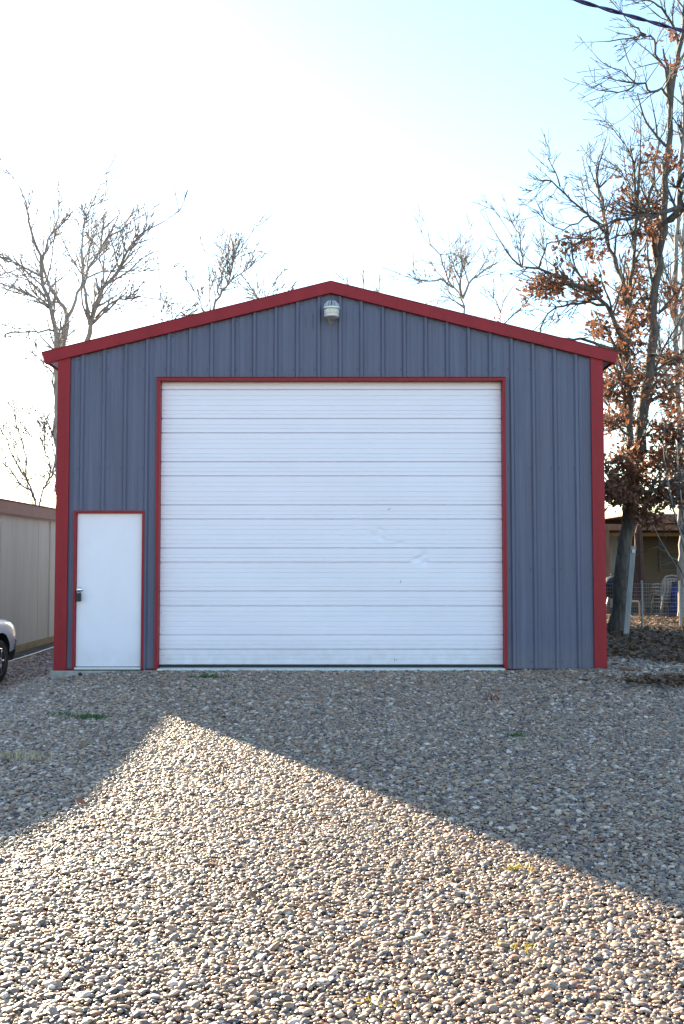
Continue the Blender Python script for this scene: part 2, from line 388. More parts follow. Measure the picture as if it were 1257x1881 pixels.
def big_door():
    yd = 0.085; dist = D + yd
    majors = [1192.7, 1166, 1112.8, 1086, 1033, 1006.8, 953.8, 927.8, 874.6, 848.5, 795.5, 769, 716]
    grooves = [(m, 0.022, 0.032) for m in majors]
    for hi, lo in zip(majors[0::2], majors[1::2]):     # narrow bands
        for q in (0.44, 0.69): grooves.append((lo + (hi - lo) * q, 0.013, 0.0075))
    bounds = [(majors[i], majors[i+1]) for i in range(1, len(majors)-1, 2)]
    for hi, lo in bounds:
        for q in (0.216, 0.36, 0.55, 0.725, 0.85): grooves.append((lo + (hi - lo) * q, 0.013, 0.0075))
    for y_ in (1203.5, 1210.5, 708, 703.5): grooves.append((y_, 0.013, 0.0075))
    rows = [(0.045, 0.0), (BDT - 0.001, 0.0)]
    for py, w, dp in grooves:
        z = fz(py, dist)
        rows += [(z - w/2, 0), (z - w*0.16, dp), (z + w*0.16, dp), (z + w/2, 0)]
    rows.sort()
    x0, x1 = BDL + 0.002, BDR - 0.002
    xs = [x0]
    da, db = fx(650, 1000, dist), fx(812, 1000, dist)
    x = x0
    while x < x1 - 0.02:
        x += 0.018 if da - .05 < x < db else 0.22
        xs.append(min(x, x1))
    xs[-1] = x1
    dents = [(at(692, 984, dist), 0.16, 0.11), (at(770, 1028, dist), 0.155, 0.125), (at(735, 998, dist), 0.07, 0.05)]
    rnd = random.Random(3)
    ph = [rnd.uniform(0, 6.28) for _ in range(8)]
    v = []
    for z, dp in rows:
        for x in xs:
            y = yd + dp
            bow = 0.004 * math.sin(2.1 * x + 3.1 * z + ph[0]) * math.sin(1.7 * z + ph[1])
            k = 0.0
            for c, rx, rz in dents:
                q = ((x - c.x) / rx) ** 2 + ((z - c.z) / rz) ** 2
                k = max(k, max(0.0, 1 - q) ** 0.6)
            zz = z
            if k > 0:
                y = yd + dp * (1 - min(1, 1.3 * k)) + 0.017 * k * (0.35 + 0.65 * math.sin(21 * x + ph[2] + 3*math.sin(14*z)) * math.cos(26 * z + ph[3]))
                zz = z + 0.012 * k * math.sin(19 * x + ph[4])
            v.append((x, y + bow, zz))
    nx = len(xs)
    f = [(j*nx+i, j*nx+i+1, (j+1)*nx+i+1, (j+1)*nx+i) for j in range(len(rows)-1) for i in range(nx-1)]
    mb = MB(); mb.add(v, f)
    # short dark scuffs
    for (px0, py0, px1, py1) in ((736, 1066, 736.6, 1071), (713, 937, 717.5, 933.5), (725, 1209, 725.5, 1215), (729, 1210, 729.3, 1214)):
        a, b = at(px0, py0, dist), at(px1, py1, dist)
        mb.tube([(a.x, yd - 0.001, a.z), (b.x, yd - 0.001, b.z)], 0.0035, 4, 1)
    o = bpart(mb, 'overhead_door', [M['door'], M['screw']])
    sm = MB(); sm.box((x0, yd - 0.012, 0.008), (x1, yd + 0.03, 0.0445))
    s = sm.build('bottom_seal', M['rubber'], bevel=0.004); s.parent = o
big_door()

def walk_door():
    mb = MB(); yd = 0.012
    mb.box((WDL + 0.004, yd, 0.022), (WDR - 0.004, yd + 0.045, WDT - 0.004))
    o = bpart(mb, 'walk_door', M['flat_door'], bevel=0.004)
    mb = MB(); mb.box((WDL + 0.002, -0.05, -0.012), (WDR - 0.002, yd + 0.045, 0.016)); 
    for i in range(4): mb.lathe([(0.006, 0.0), (0.006, -0.003)], (WDL + 0.12 + i * 0.22, -0.05, 0.002), 'y', 8)
    s = mb.build('sill', M['alu'], bevel=0.003); s.parent = o
    for py in (985, 1083, 1180):
        hb = MB(); c = at(260, py, D)
        hb.lathe([(0.007, -0.05), (0.007, 0.05)], (WDR - 0.002, -0.004, c.z), 'z', 8)
        h = hb.build('hinge', M['alu'], smooth=False); h.parent = o
    c = at(147.5, 1083, D)
    kb = MB(); kb.lathe([(0.033, 0.012), (0.033, 0.004), (0.030, -0.002), (0.016, -0.006), (0.015, -0.034), (0.027, -0.042), (0.031, -0.055), (0.026, -0.070), (0.010, -0.074)], (c.x, 0, c.z), 'y', 20)
    k = kb.build('knob', M['chrome'], smooth=True); k.parent = o
    # combination lock box hanging on the knob
    e = empty('lock_box', (c.x - 0.008, -0.05, c.z - 0.095), 'small black key lock box hanging from the white walk door knob', 'lock')
    b = MB(); b.box((-0.036, -0.026, -0.065), (0.036, 0.016, 0.05)); b.build('case', M['black'], e, bevel=0.006)
    b = MB(); b.box((-0.028, -0.0305, -0.055), (0.028, -0.0265, 0.03)); b.build('cover', M['rubber'], e, bevel=0.003)
    b = MB(); b.tube([(-0.024, -0.005, 0.045)] + [(0.024*math.cos(t), -0.005, 0.085 + 0.032*math.sin(t)) for t in [math.pi*(1-i/10) for i in range(11)]] + [(0.024, -0.005, 0.045)], 0.005, 8)
    b.build('shackle', M['chrome'], e, smooth=True)
walk_door()

def wall_lamp():
    c = at(609.5, 571, D - 0.12)
    e = empty('wall_lamp', (c.x, -0.032, c.z), 'silver finned dusk to dawn lamp under the gable peak', 'lamp')
    a = 0.118
    mb = MB(); mb.box((-0.055, -0.02, -0.08), (0.055, 0.001, 0.10)); mb.build('mounting_plate', M['alu'], e, bevel=0.005)
    mb = MB()
    mb.lathe([(0.03, 0.052), (0.06, 0.045), (0.075, 0.032), (a, 0.03), (a, 0.012), (0.105, 0.006)], (0, -0.13, 0.0), 'z', 28)
    mb.box((-0.05, -0.06, 0.01), (0.05, -0.0205, 0.07))
    mb.build('housing', M['alu'], e, bevel=0.0)
    for i in range(14):
        t = 2 * math.pi * i / 14; fb = MB(); ca, sa = math.cos(t), math.sin(t)
        pts = [(0.040, 0.115), (0.060, 0.122), (0.095, 0.085), (0.112, 0.031), (0.06, 0.031), (0.03, 0.06)]
        vv = []
        for o_ in (-0.004, 0.004): vv += [(r*ca - o_*sa, -0.13 + r*sa + o_*ca, z) for r, z in pts]
        n = len(pts); fb.add(vv, [tuple(range(n)), tuple(range(2*n-1, n-1, -1))] + [(k, k+n, (k+1) % n + n, (k+1) % n) for k in range(n)])
        fb.build('fin', M['alu'], e)
    mb = MB(); mb.lathe([(0.102, 0.005), (0.106, -0.02), (0.103, -0.055), (0.092, -0.085), (0.088, -0.086)], (0, -0.13, 0), 'z', 36); mb.build('lens', M['lens'], e, smooth=True)
    mb = MB(); mb.lathe([(0.100, -0.068), (0.106, -0.075), (0.098, -0.104), (0.086, -0.110), (0.080, -0.100)], (0, -0.13, 0), 'z', 32); mb.build('rim', M['alu'], e, smooth=True)
    rnd = random.Random(11)
    st = MB()
    for i in range(9):
        x = rnd.uniform(-0.06, 0.06); y = rnd.uniform(-0.18, -0.08); L = rnd.uniform(0.07, 0.15)
        st.tube([(x, y, -0.09), (x + rnd.uniform(-.01, .01), y, -0.09 - L * .5), (x + rnd.uniform(-.015, .015), y, -0.09 - L)], 0.0016, 4)
    n = st.build('nest_straw', M['straw']); n.location = (c.x, -0.032, c.z)
    tag(n, 'dry straws of a bird nest dangling under the gable lamp', 'straw')
wall_lamp()

# ------------------------------------------------------------------ tan shed on the left
SHX = -6.95
def shed():
    y0, y1, w = 1.26, 14.5, 6.0; zt = 2.71; gb = -0.62
    e = empty('shed', (SHX - w/2, (y0+y1)/2, -0.47), 'long low tan shed with brownish red fascia left of the garage', 'shed')
    ox, oy, oz = e.location
    def part(mb, name, m, **k):
        o = mb.build(name, m, e, **k); o.matrix_parent_inverse = Matrix.Translation((-ox, -oy, -oz)); return o
    mb = MB()
    # vertical grooved sheets
    y = y0; pts = []
    while y < y1 - 0.01:
        pts += [(y, 0.0), (y + 2.425, 0.0), (y + 2.430, 0.003), (y + 2.435, 0.003)]; y += 2.44
    pts = [p for p in pts if p[0] < y1] + [(y1, 0.0)]
    for (a, ha), (b, hb) in zip(pts, pts[1:]):
        mb.add([(SHX - ha, b, -0.33), (SHX - hb, a, -0.33), (SHX - hb, a, zt - .045), (SHX - ha, b, zt - .1)], [(3, 2, 1, 0)])
    mb.add([(SHX - w, y0, gb), (SHX, y0, gb), (SHX, y0, zt - .045), (SHX - w, y0, zt - .045)], [(0, 1, 2, 3)])
    mb.add([(SHX - w, y1, gb), (SHX, y1, gb), (SHX, y1, zt - .045), (SHX - w, y1, zt - .1)], [(3, 2, 1, 0)])
    mb.add([(SHX - w, y0, gb), (SHX - w, y1, gb), (SHX - w, y1, zt - .045), (SHX - w, y0, zt - .1)], [(0, 1, 2, 3)])
    part(mb, 'wall', M['shedwall'])
    mb = MB(); mb.box((SHX - 0.05, y0, gb), (SHX + 0.018, y1, -0.335)); part(mb, 'base_board', M['shedbase'], bevel=0.005)
    mb = MB(); mb.box((SHX - 0.002, y1 - 5.12, -0.33), (SHX + 0.03, y1 - 5.0, zt - 0.29)); part(mb, 'corner_board', M['shedwall'])
    mb = MB(); mb.box((SHX + 0.06, y0 - .1, zt - 0.27), (SHX + 0.10, y1 + .1, zt - 0.005)); mb.box((SHX + 0.04, y0 - .1, zt - 0.004), (SHX + 0.125, y1 + .1, zt + .018))
    part(mb, 'fascia', M['shedtrim'], bevel=0.004)
    mb = MB(); mb.box((SHX - 0.1, y0 - .1, zt - 0.29), (SHX + 0.058, y1 + .1, zt - 0.272)); part(mb, 'soffit', M['shedwall'])
    mb = MB(); mb.prism([(SHX - w - .1, zt - .05), (SHX + .05, zt - .05), (SHX + .05, zt + .0), (SHX - w/2, zt + .32), (SHX - w - .1, zt)], y0 - .1, y1 + .1); part(mb, 'roof', M['shedtrim'])
    mb = MB(); mb.prism([(SHX - w - .12, zt - .28), (SHX + .12, zt - .28), (SHX + .12, zt + .02), (SHX - w/2, zt + 1.22), (SHX - w - .12, zt + .02)], y0 - .16, y0 - .105); part(mb, 'shadow_gable', M['shedwall'], bevel=.004)  # unseen false gable, added to bend the edge of the shed's shadow
    # light edging strip along the foot
    ed = MB(); pts = [at(24 + i * 8.4, 1213.5 - i * 1.75, 0.1) for i in range(0)]
    P = [(-6.30 + 0.03 * math.sin(i * .7), 4.2 + i * 0.6) for i in range(14)]
    ed.tube([(x, y, gz(x, y) + 0.022) for x, y in P], 0.016, 6)
    o = ed.build('edging_strip', M['galv'], smooth=True); tag(o, 'pale thin edging strip lying along the foot of the tan shed', 'edging')
shed()

# ------------------------------------------------------------------ pickup truck at the left edge
def truck():
    hub = at(2.0, 1226, 14.75)
    gx, gy = hub.x - 0.84, hub.y
    zg = gz(hub.x, hub.y) + 0.005
    e = empty('pickup_truck', (gx, gy, zg), 'white pickup truck with chrome bumper parked beside the tan shed', 'pickup')
    e.rotation_euler = (0, 0, R(-2.0))
    def loft(st, name, mat):
        mb = MB(); rings = []
        for (y, hw, zt, zb) in st:
            zm = zb + (zt - zb) * 0.55
            half = [(0, zb), (hw*.80, zb), (hw*.975, zb + .05), (hw, zb + .16), (hw, zm), (hw*.985, zt - .13), (hw*.95, zt - .055), (hw*.86, zt - .012), (hw*.6, zt + .012), (0, zt + .03)]
            ring = half + [(-x, z) for x, z in half[-2:0:-1]]
            rings.append([(x, y, z) for x, z in ring])
        n = len(rings[0]); vv = [p for r in rings for p in r]; ff = []
        for i in range(len(rings) - 1):
            for k in range(n):
                ff.append((i*n + k, i*n + (k+1) % n, (i+1)*n + (k+1) % n, (i+1)*n + k))
        ff.append(tuple(range(n))); ff.append(tuple((len(rings)-1)*n + k for k in range(n-1, -1, -1)))
        mb.add(vv, ff); return mb
    st = [(0.86, .56, .74, .50), (0.845, .68, .80, .46), (0.80, .755, .855, .43), (0.70, .805, .905, .41), (0.5, .838, .955, .40), (0.2, .85, .985, .40), (-0.2, .85, 1.005, .40), (-0.75, .85, 1.025, .38),
          (-1.1, .85, 1.03, .36), (-1.9, .85, 1.03, .36), (-2.35, .85, 1.03, .38), (-2.9, .85, 1.03, .40), (-3.7, .845, 1.03, .42), (-3.98, .83, 1.02, .44)]
    body = loft(st, 'body', None).build('body', M['truck'], e, smooth=True)
    cut = MB()
    for yy in (0.0, -2.9):
        for s in (1, -1): cut.lathe([(0.415, 0.0), (0.415, 0.5)], (0.52 if s > 0 else -1.02, yy, 0.36), 'x', 40)
    co = cut.build('cutter', M['black'])
    co.location = e.location; co.rotation_euler = e.rotation_euler
    bm_ = body.modifiers.new('arch', 'BOOLEAN'); bm_.object = co; bm_.operation = 'DIFFERENCE'; bm_.solver = 'EXACT'
    bpy.context.view_layer.update()
    dg = bpy.context.evaluated_depsgraph_get()
    me = bpy.data.meshes.new_from_object(body.evaluated_get(dg))
    body.modifiers.clear(); body.data = me
    me.materials.clear(); me.materials.append(M['truck']); me.materials.append(M['black'])
    for p in me.polygons:                          # arch linings are black plastic
        c = p.center
        p.material_index = 1 if any(abs(c.y - yy) < .43 and math.hypot(c.y - yy, c.z - .36) < .4165 for yy in (0, -2.9)) and abs(c.x) < .843 else 0
    bpy.data.objects.remove(co)
    es = body.modifiers.new('es', 'EDGE_SPLIT'); es.split_angle = R(38)
    # cab
    mb = MB()
    low = [(-.78, -0.80), (.78, -0.80), (.78, -2.30), (-.78, -2.30)]; top = [(-.61, -1.28), (.61, -1.28), (.61, -2.18), (-.61, -2.18)]
    mb.add([(x, y, 1.0) for x, y in low] + [(x, y, 1.62) for x, y in top], [(3, 2, 1, 0), (4, 5, 6, 7), (0, 1, 5, 4), (1, 2, 6, 5), (2, 3, 7, 6), (3, 0, 4, 7)])
    mb.build('cab', M['truck'], e, bevel=0.05)
    def pane(q, name='window'):
        n = (Vector(q[1]) - Vector(q[0])).cross(Vector(q[2]) - Vector(q[0])).normalized() * 0.006
        b = MB(); b.add([Vector(p) + n for p in q] + [Vector(p) - n for p in q], [(0, 1, 2, 3), (7, 6, 5, 4), (0, 4, 5, 1), (1, 5, 6, 2), (2, 6, 7, 3), (3, 7, 4, 0)]); b.build(name, M['glass'], e)
    for s in (1, -1): pane([(s*.765, -1.02, 1.06), (s*.765, -2.18, 1.06), (s*.640, -2.12, 1.53), (s*.640, -1.36, 1.53)])
    pane([(-.70, -0.86, 1.08), (.70, -0.86, 1.08), (.58, -1.222, 1.55), (-.58, -1.222, 1.55)], 'windshield')
    pane([(-.66, -2.292, 1.08), (.66, -2.292, 1.08), (.56, -2.205, 1.52), (-.56, -2.205, 1.52)])
    # wheels
    for s in (1, -1):
        for yy in (0.0, -2.9):
            w = MB(); x = s * 0.74
            w.lathe([(0.20, -.10), (0.30, -.105), (0.325, -.085), (0.335, -.04), (0.335, .04), (0.325, .085), (0.30, .105), (0.20, .10)], (x, yy, 0.335), 'x', 36)
            t = w.build('wheel', M['tyre'], e, smooth=True)
            r = MB(); xo = x + s * 0.085
            r.lathe([(0.205, 0), (0.205, s*0.018), (0.185, s*0.012), (0.17, -s*0.03), (0.07, -s*0.01), (0.06, s*0.015), (0.045, s*0.025), (0.01, s*0.027)], (xo, yy, 0.335), 'x', 30)
            for i in range(5):
                a = 2*math.pi*i/5; r.tube([(xo + s*.004, yy + .05*math.cos(a), .335 + .05*math.sin(a)), (xo - s*.004, yy + .19*math.cos(a), .335 + .19*math.sin(a))], [0.028, 0.022], 6)
            r.build('rim', M['chrome'], t, smooth=True)
    b = MB()                                       # chrome bumper wrapping the nose
    pts = [(-.80, .50), (-.815, .72), (-.74, .88), (-.4, .95), (0, .965), (.4, .95), (.74, .88), (.815, .72), (.80, .50)]
    n = len(pts); vv = []
    for z, k in ((0.47, .985), (0.50, 1.0), (0.60, 1.0), (0.63, .985)): vv += [(x*k, y*k, z) for x, y in pts]
    vv += [(x*.9, y*.9, 0.55) for x, y in pts]
    ff = []
    for j in range(3): ff += [(j*n+i, j*n+i+1, (j+1)*n+i+1, (j+1)*n+i) for i in range(n-1)]
    ff += [(3*n+i, 3*n+i+1, 4*n+i+1, 4*n+i) for i in range(n-1)] + [(4*n+i, 4*n+i+1, i+1, i) for i in range(n-1)]
    b.add(vv, ff); b.build('bumper', M['chrome'], e)
    b = MB()
    vv = []
    for z, k in ((0.30, .93), (0.465, .97)): vv += [(x*k, y*k, z) for x, y in pts]
    b.add(vv, [(i, i+1, n+i+1, n+i) for i in range(n-1)]); o = b.build('air_dam', M['black'], e)
    so = o.modifiers.new('s', 'SOLIDIFY'); so.thickness = 0.02
    for s in (1, -1):
        h = MB(); h.add([(s*.50, .868, .66), (s*.70, .835, .66), (s*.785, .755, .67), (s*.775, .765, .80), (s*.68, .825, .81), (s*.50, .860, .80),
                         (s*.50, .80, .66), (s*.70, .78, .66), (s*.72, .72, .67), (s*.71, .72, .80), (s*.66, .77, .81), (s*.50, .80, .80)],
                        [(0, 1, 4, 5), (1, 2, 3, 4), (0, 5, 11, 6), (2, 8, 9, 3), (3, 9, 10, 4), (4, 10, 11, 5), (0, 6, 7, 1), (1, 7, 8, 2)]); h.build('headlight', M['lamp_clear'], e)
        t = MB(); t.box((s*.80 - .03, -3.995, .68), (s*.80 + .03, -3.965, .95)); t.build('tail_light', M['lamp_red'], e, bevel=.01)
        m_ = MB(); m_.box((s*.93 - .08, -1.16, 1.03), (s*.93 + .08, -1.08, 1.17)); m_.tube([(s*.78, -1.1, 1.05), (s*.88, -1.12, 1.08)], .018, 6); m_.build('mirror', M['black'], e, bevel=.02)
    g = MB(); g.box((-.48, .855, .62), (.48, .872, .78)); g.build('grille', M['black'], e, bevel=.01)
    b = MB(); b.box((-.82, -4.12, .48), (.82, -3.985, .62)); b.build('bumper', M['chrome'], e, bevel=.02)
    b = MB(); b.box((-.74, -3.92, 1.037), (.74, -2.42, 1.05)); b.build('bed_cover', M['black'], e, bevel=.006)
truck()

# ------------------------------------------------------------------ trees
def catmull(P, step=0.25):
    P = [Vector(p) for p in P]
    if len(P) == 2: return [P[0].lerp(P[1], i / 4) for i in range(5)]
    Q = [P[0] * 2 - P[1]] + P + [P[-1] * 2 - P[-2]]; out = []
    for i in range(1, len(Q) - 2):
        a, b, c, d = Q[i-1:i+3]; n = max(2, int((c - b).length / step))
        for k in range(n):
            t = k / n
            out.append(0.5 * ((2*b) + (c-a)*t + (2*a-5*b+4*c-d)*t*t + (3*b-a-3*c+d)*t**3))
    out.append(P[-1]); return out

class Tree:
    def __init__(s, name, label, cat, dist, seed, bark, base, group=None, leaf=None, twig=None, thin=0.62, cap=2):
        s.r = random.Random(seed); s.dist = dist; s.rmin = dist / F * thin; s.cap = cap; s.bark = bark; s.base = Vector(base)
        s.e = empty(name, s.base, label, cat, group); s.wood = MB(); s.fine = MB(); s.leaves = MB(); s.leafmat = leaf; s.limbs = []; s.tips = []
        s.twigmat = twig or M['twig']
    def px(s, p, dy=0.0): return at(p[0], p[1], s.dist + dy)
    def limb(s, pts, r0, r1, dy=(0.0, 0.0), kids=5, klen=1.2, lvl=2, wob=0.02, up=0.15, start=0.25, root=False):
        """pts: photo pixels; radii in photo pixels; dy: distance offset at both ends"""
        n = len(pts); lvl = min(lvl, s.cap)
        P = [s.px(p, dy[0] + (dy[1] - dy[0]) * i / max(1, n - 1)) for i, p in enumerate(pts)]
        if root: P = [s.base - Vector((0, 0, 0.25))] + P
        C = catmull(P)
        C = [c + Vector((s.r.gauss(0, wob), s.r.gauss(0, wob), s.r.gauss(0, wob))) if 0 < i < len(C) - 1 else c for i, c in enumerate(C)]
        k = s.dist / F; rs = [max(s.rmin * 1.15, (r0 + (r1 - r0) * (i / (len(C) - 1)) ** 0.8) * k) for i in range(len(C))]
        s.wood.tube(C, rs, 9 if r0 * k > 0.07 else 6)
        s.limbs += [(c, r) for c, r in zip(C, rs)]
        L = sum((b - a).length for a, b in zip(C, C[1:]))
        for _ in range(kids):
            t = s.r.uniform(start, 0.98); i = min(len(C) - 2, int(t * (len(C) - 1)))
            d = (C[i+1] - C[i]).normalized()
            s.grow(C[i], s.turn(d, 18, 50), klen * s.r.uniform(0.6, 1.6) * (1.15 - 0.5 * t), min(rs[i] * 0.6, 0.035), lvl, up)
        d = (C[-1] - C[-2]).normalized()
        if r1 < 6: s.grow(C[-1], s.turn(d, 2, 14), klen * 0.9, rs[-1] * 0.95, lvl - 1 if lvl > 1 else 1, up)
    def turn(s, d, a0, a1):
        ax = d.orthogonal().normalized(); ax.rotate(Matrix.Rotation(s.r.uniform(0, 2*math.pi), 3, d))
        v = d.copy(); v.rotate(Matrix.Rotation(R(s.r.uniform(a0, a1)), 3, ax)); return v
    def grow(s, p, d, L, r, lvl, up):
        n = max(3, int(L / 0.16)); seg = L / n; pts = [p.copy()]; rs = [r]; d = d.copy()
        for i in range(n):
            d += Vector((s.r.gauss(0, .10), s.r.gauss(0, .10), s.r.gauss(0, .10) + up * 0.30)); d.normalize()
            p = p + d * seg; pts.append(p); rs.append(max(s.rmin, r * (1 - 0.66 * (i + 1) / n)))
        (s.wood if r > 0.03 else s.fine).tube(pts, rs, 5 if r > 0.016 else 3, cap=False)
        s.tips.append((pts[-1], d.copy()))
        if lvl > 0:
            for _ in range(max(2, int(L * (3.2 if s.cap == 2 else 4.5)))):
                t = s.r.uniform(0.2, 0.97); i = min(n - 1, int(t * n))
                dd = (pts[i+1] - pts[i]).normalized()
                s.grow(pts[i], s.turn(dd, 18, 48), L * s.r.uniform(0.32, 0.72) * (1.15 - 0.55 * t), max(s.rmin, rs[i] * 0.66), lvl - 1, up)
    def leaf(s, p, size, nrm, mb):
        d = nrm.normalized(); a = d.orthogonal().normalized(); a.rotate(Matrix.Rotation(s.r.uniform(0, 6.28), 3, d)); b = d.cross(a)
        L = size; fold = s.r.uniform(0.05, 0.5)
        out = [(0, 0), (.16, .20), (.10, .36), (.27, .50), (.16, .64), (.22, .82), (0, 1.0)]
        vv = []; 
        for u, v in out: vv.append(p + a * (u * L) + b * (v * L) + d * (u * L * fold + 0.25 * L * v * v))
        for u, v in out[1:-1]: vv.append(p - a * (u * L) + b * (v * L) + d * (u * L * fold + 0.25 * L * v * v))
        mb.add(vv, [(0, 1, 2, 3, 4, 5, 6), (0, 6, 11, 10, 9, 8, 7)])
    def cluster(s, px, py, rx, ry, n0, dy=(-.8, .8), per=(14, 28), spread=0.115, size=(.08, .155), keep=1.0):
        n = max(1, int(n0 * 0.52)) if per[0] > 4 else n0
        for _ in range(n):
            c = at(px + s.r.gauss(0, .5) * rx, py + s.r.gauss(0, .5) * ry, s.dist + s.r.uniform(*dy))
            q, rr = min(s.limbs, key=lambda t: (t[0] - c).length_squared)
            mid = q.lerp(c, 0.5) + Vector((s.r.gauss(0, .06), s.r.gauss(0, .06), s.r.gauss(0, .06) + .05))
            s.fine.tube([q, mid, c], [min(rr * .7, .014), .008, .004], 4, cap=False)
            for _ in range(s.r.randint(*per)):
                o = Vector((s.r.gauss(0, spread), s.r.gauss(0, spread), s.r.gauss(0, spread * .8)))
                s.leaf(c + o, s.r.uniform(*size), Vector((s.r.gauss(0, 1), s.r.gauss(0, 1), s.r.gauss(0, 1) + .3)), s.leaves)
    def done(s):
        inv = Matrix.Translation(-s.base)
        o = s.wood.build('trunk', s.bark, s.e, smooth=True); o.matrix_parent_inverse = inv
        o = s.fine.build('crown', s.twigmat, s.e, smooth=True); o.matrix_parent_inverse = inv
        if s.leaves.v: o = s.leaves.build('leaves', s.leafmat, s.e); o.matrix_parent_inverse = inv
        return s.e

def base_at(px, dist):
    p = at(px, 1100, dist); return (p.x, p.y, gz(p.x, p.y))

def trees():
    # tall bare tree behind the left corner of the garage
    t = Tree('bare_tree', 'tall bare tree with several spreading pale stems behind the garage, left corner', 'tree', 27.5, 21, M['bark_pale'], base_at(116, 27.5), thin=0.80, cap=1, twig=M['bark_pale'])
    t.limb([(113, 1000), (108, 820), (104, 720), (106, 660), (105, 640), (100.6, 600), (88, 549), (76, 503), (75, 472), (61, 437), (55, 409), (51, 386), (43, 360)], 13, 1.2, (0, -.6), 22, 1.5, 2, root=True, start=.62)
    t.limb([(106, 720), (112, 665), (118, 635), (125, 582), (102, 544), (87, 511), (79, 475), (97, 427), (107, 401)], 6.5, 1.2, (0, .9), 14, 1.3, 2, start=.5)
    t.limb([(124, 584), (140, 551), (155, 511), (183, 462), (199, 438), (237, 411)], 3.6, 0.9, (.4, 1.4), 16, 1.3, 2)
    t.limb([(106, 760), (130, 690), (158, 628), (168, 597), (178, 564), (193, 528), (219, 493), (232, 462), (257, 434), (303, 406)], 7.5, 0.9, (0, -1.6), 20, 1.4, 2, start=.4)
    t.limb([(165, 596), (155, 523), (153, 477), (150, 437), (155, 404), (176, 360)], 3.8, .9, (-.8, -.3), 14, 1.3, 2)
    t.limb([(193, 528), (188, 495), (184, 465), (187, 430)], 2.2, .8, (-1.0, .2), 8, .9, 2)
    t.limb([(232, 462), (226, 435), (224, 410)], 1.8, .7, (-1.2, -.8), 6, .8, 2)
    t.limb([(89, 566), (70, 550), (51, 539), (5, 522)], 2.0, .8, (-.3, -1.4), 7, .9, 1)
    t.limb([(84, 549), (61, 521), (30, 506), (-5, 497)], 1.9, .7, (-.3, .8), 7, .9, 1)
    t.limb([(76, 508), (46, 493), (20, 480), (-8, 468)], 2.4, .9, (-.4, -1), 8, .9, 2)
    t.limb([(176, 584), (204, 556), (244, 546), (293, 550)], 2.3, .6, (-1, -2), 8, .8, 1)
    t.limb([(155, 513), (188, 499), (255, 498), (285, 495)], 1.8, .6, (.5, 1.5), 8, .9, 1)
    t.limb([(98, 607), (74, 607), (24, 611), (8, 617)], 2.2, .8, (-.2, -1.5), 6, .9, 1)
    t.limb([(104, 740), (97, 690), (85, 672), (70, 655), (62, 640)], 2.4, .8, (0, -1.2), 6, .8, 1)
    t.done()
    # two bare small trees over the shed roof
    t = Tree('bare_tree', 'low bare tree with crooked twigs over the tan shed roof, far left', 'tree', 26, 31, M['bark_pale'], base_at(68, 26), thin=0.62, cap=2)
    t.limb([(66, 1000), (63, 921), (56, 895), (48, 878), (49, 853), (44, 824), (35, 793), (27, 756), (24, 740)], 4.2, .9, (0, .6), 16, .9, 2, root=True, start=.45)
    t.limb([(48, 878), (34, 856), (17, 824), (8, 800), (0, 780)], 2.2, .7, (0, -.8), 10, .8, 2)
    t.limb([(58, 900), (39, 892), (25, 871), (7, 853), (-12, 842)], 2.2, .8, (0, .8), 10, .8, 2)
    t.done()
    t = Tree('bare_tree', 'bare sapling clump touching the red left corner trim of the garage', 'tree', 25, 33, M['bark_pale'], base_at(80, 25), thin=0.62, cap=2)
    t.limb([(76, 1000), (73, 926), (85, 887), (93, 866), (82, 841), (56, 800), (37, 766)], 3.4, .8, (0, .8), 16, .8, 2, root=True, start=.45)
    t.limb([(93, 866), (88, 844), (83, 824), (78, 791), (65, 770)], 2.0, .7, (.2, -.6), 10, .7, 2)
    t.limb([(85, 887), (100, 860), (98, 820), (93, 790), (82, 770)], 2.0, .7, (.2, .2), 10, .7, 2)
    t.limb([(93, 866), (104, 880), (108, 900)], 2.2, 1.2, (0, 0), 4, .6, 1)
    t.done()
    # trees peeping over the left slope
    t = Tree('bare_tree', 'slender bare tree rising over the left roof slope, midway up', 'tree', 31, 41, M['bark_pale'], base_at(392, 31), thin=0.80, cap=1, twig=M['bark_pale'])
    t.limb([(390, 800), (391, 620), (388, 572), (385, 535), (386.5, 508), (382, 480)], 4, .8, (0, .3), 12, 1.0, 2, root=True, start=.6)
    t.limb([(391, 600), (392, 568), (404, 545), (418, 524), (429, 487), (436, 466), (455, 440)], 3.0, .8, (0, -.8), 18, 1.1, 2)
    t.limb([(404, 545), (400, 531), (408, 508), (412, 485), (410, 455)], 2.0, .7, (-.2, .7), 10, 1.0, 2)
    t.limb([(418, 524), (431, 510), (461, 491), (475, 478)], 1.7, .6, (-.4, .5), 9, .9, 2)
    t.limb([(388, 600), (376, 575), (359, 535), (347, 512)], 1.7, .6, (0, -.6), 8, .8, 2)
    t.done()
    t = Tree('bare_tree', 'faint thin bare tree low over the left roof slope beside the slender one', 'tree', 34, 43, M['bark_pale'], base_at(316, 34), thin=0.80, cap=1, twig=M['bark_pale'])
    t.limb([(318, 800), (318, 588), (308, 558), (295, 524), (293, 500)], 2.6, .7, (0, .3), 14, 1.0, 2, root=True, start=.6)
    t.limb([(318, 592), (332, 575), (345, 569)], 1.6, .6, (0, -.5), 8, .8, 1)
    t.limb([(318, 610), (300, 590), (296, 560)], 1.4, .6, (0, -.5), 6, .8, 1)
    t.done()
    t = Tree('bare_tree', 'bare twiggy top just showing over the left slope near the ridge', 'tree', 36, 45, M['bark_pale'], base_at(494, 36), thin=0.80, cap=1, twig=M['bark_pale'])
    t.limb([(490, 700), (490, 560), (494, 535), (505, 520)], 2.2, .7, (0, .3), 12, .9, 2, root=True, start=.6)
    t.limb([(490, 560), (475, 545), (462, 530)], 1.4, .6, (0, -.4), 8, .8, 1)
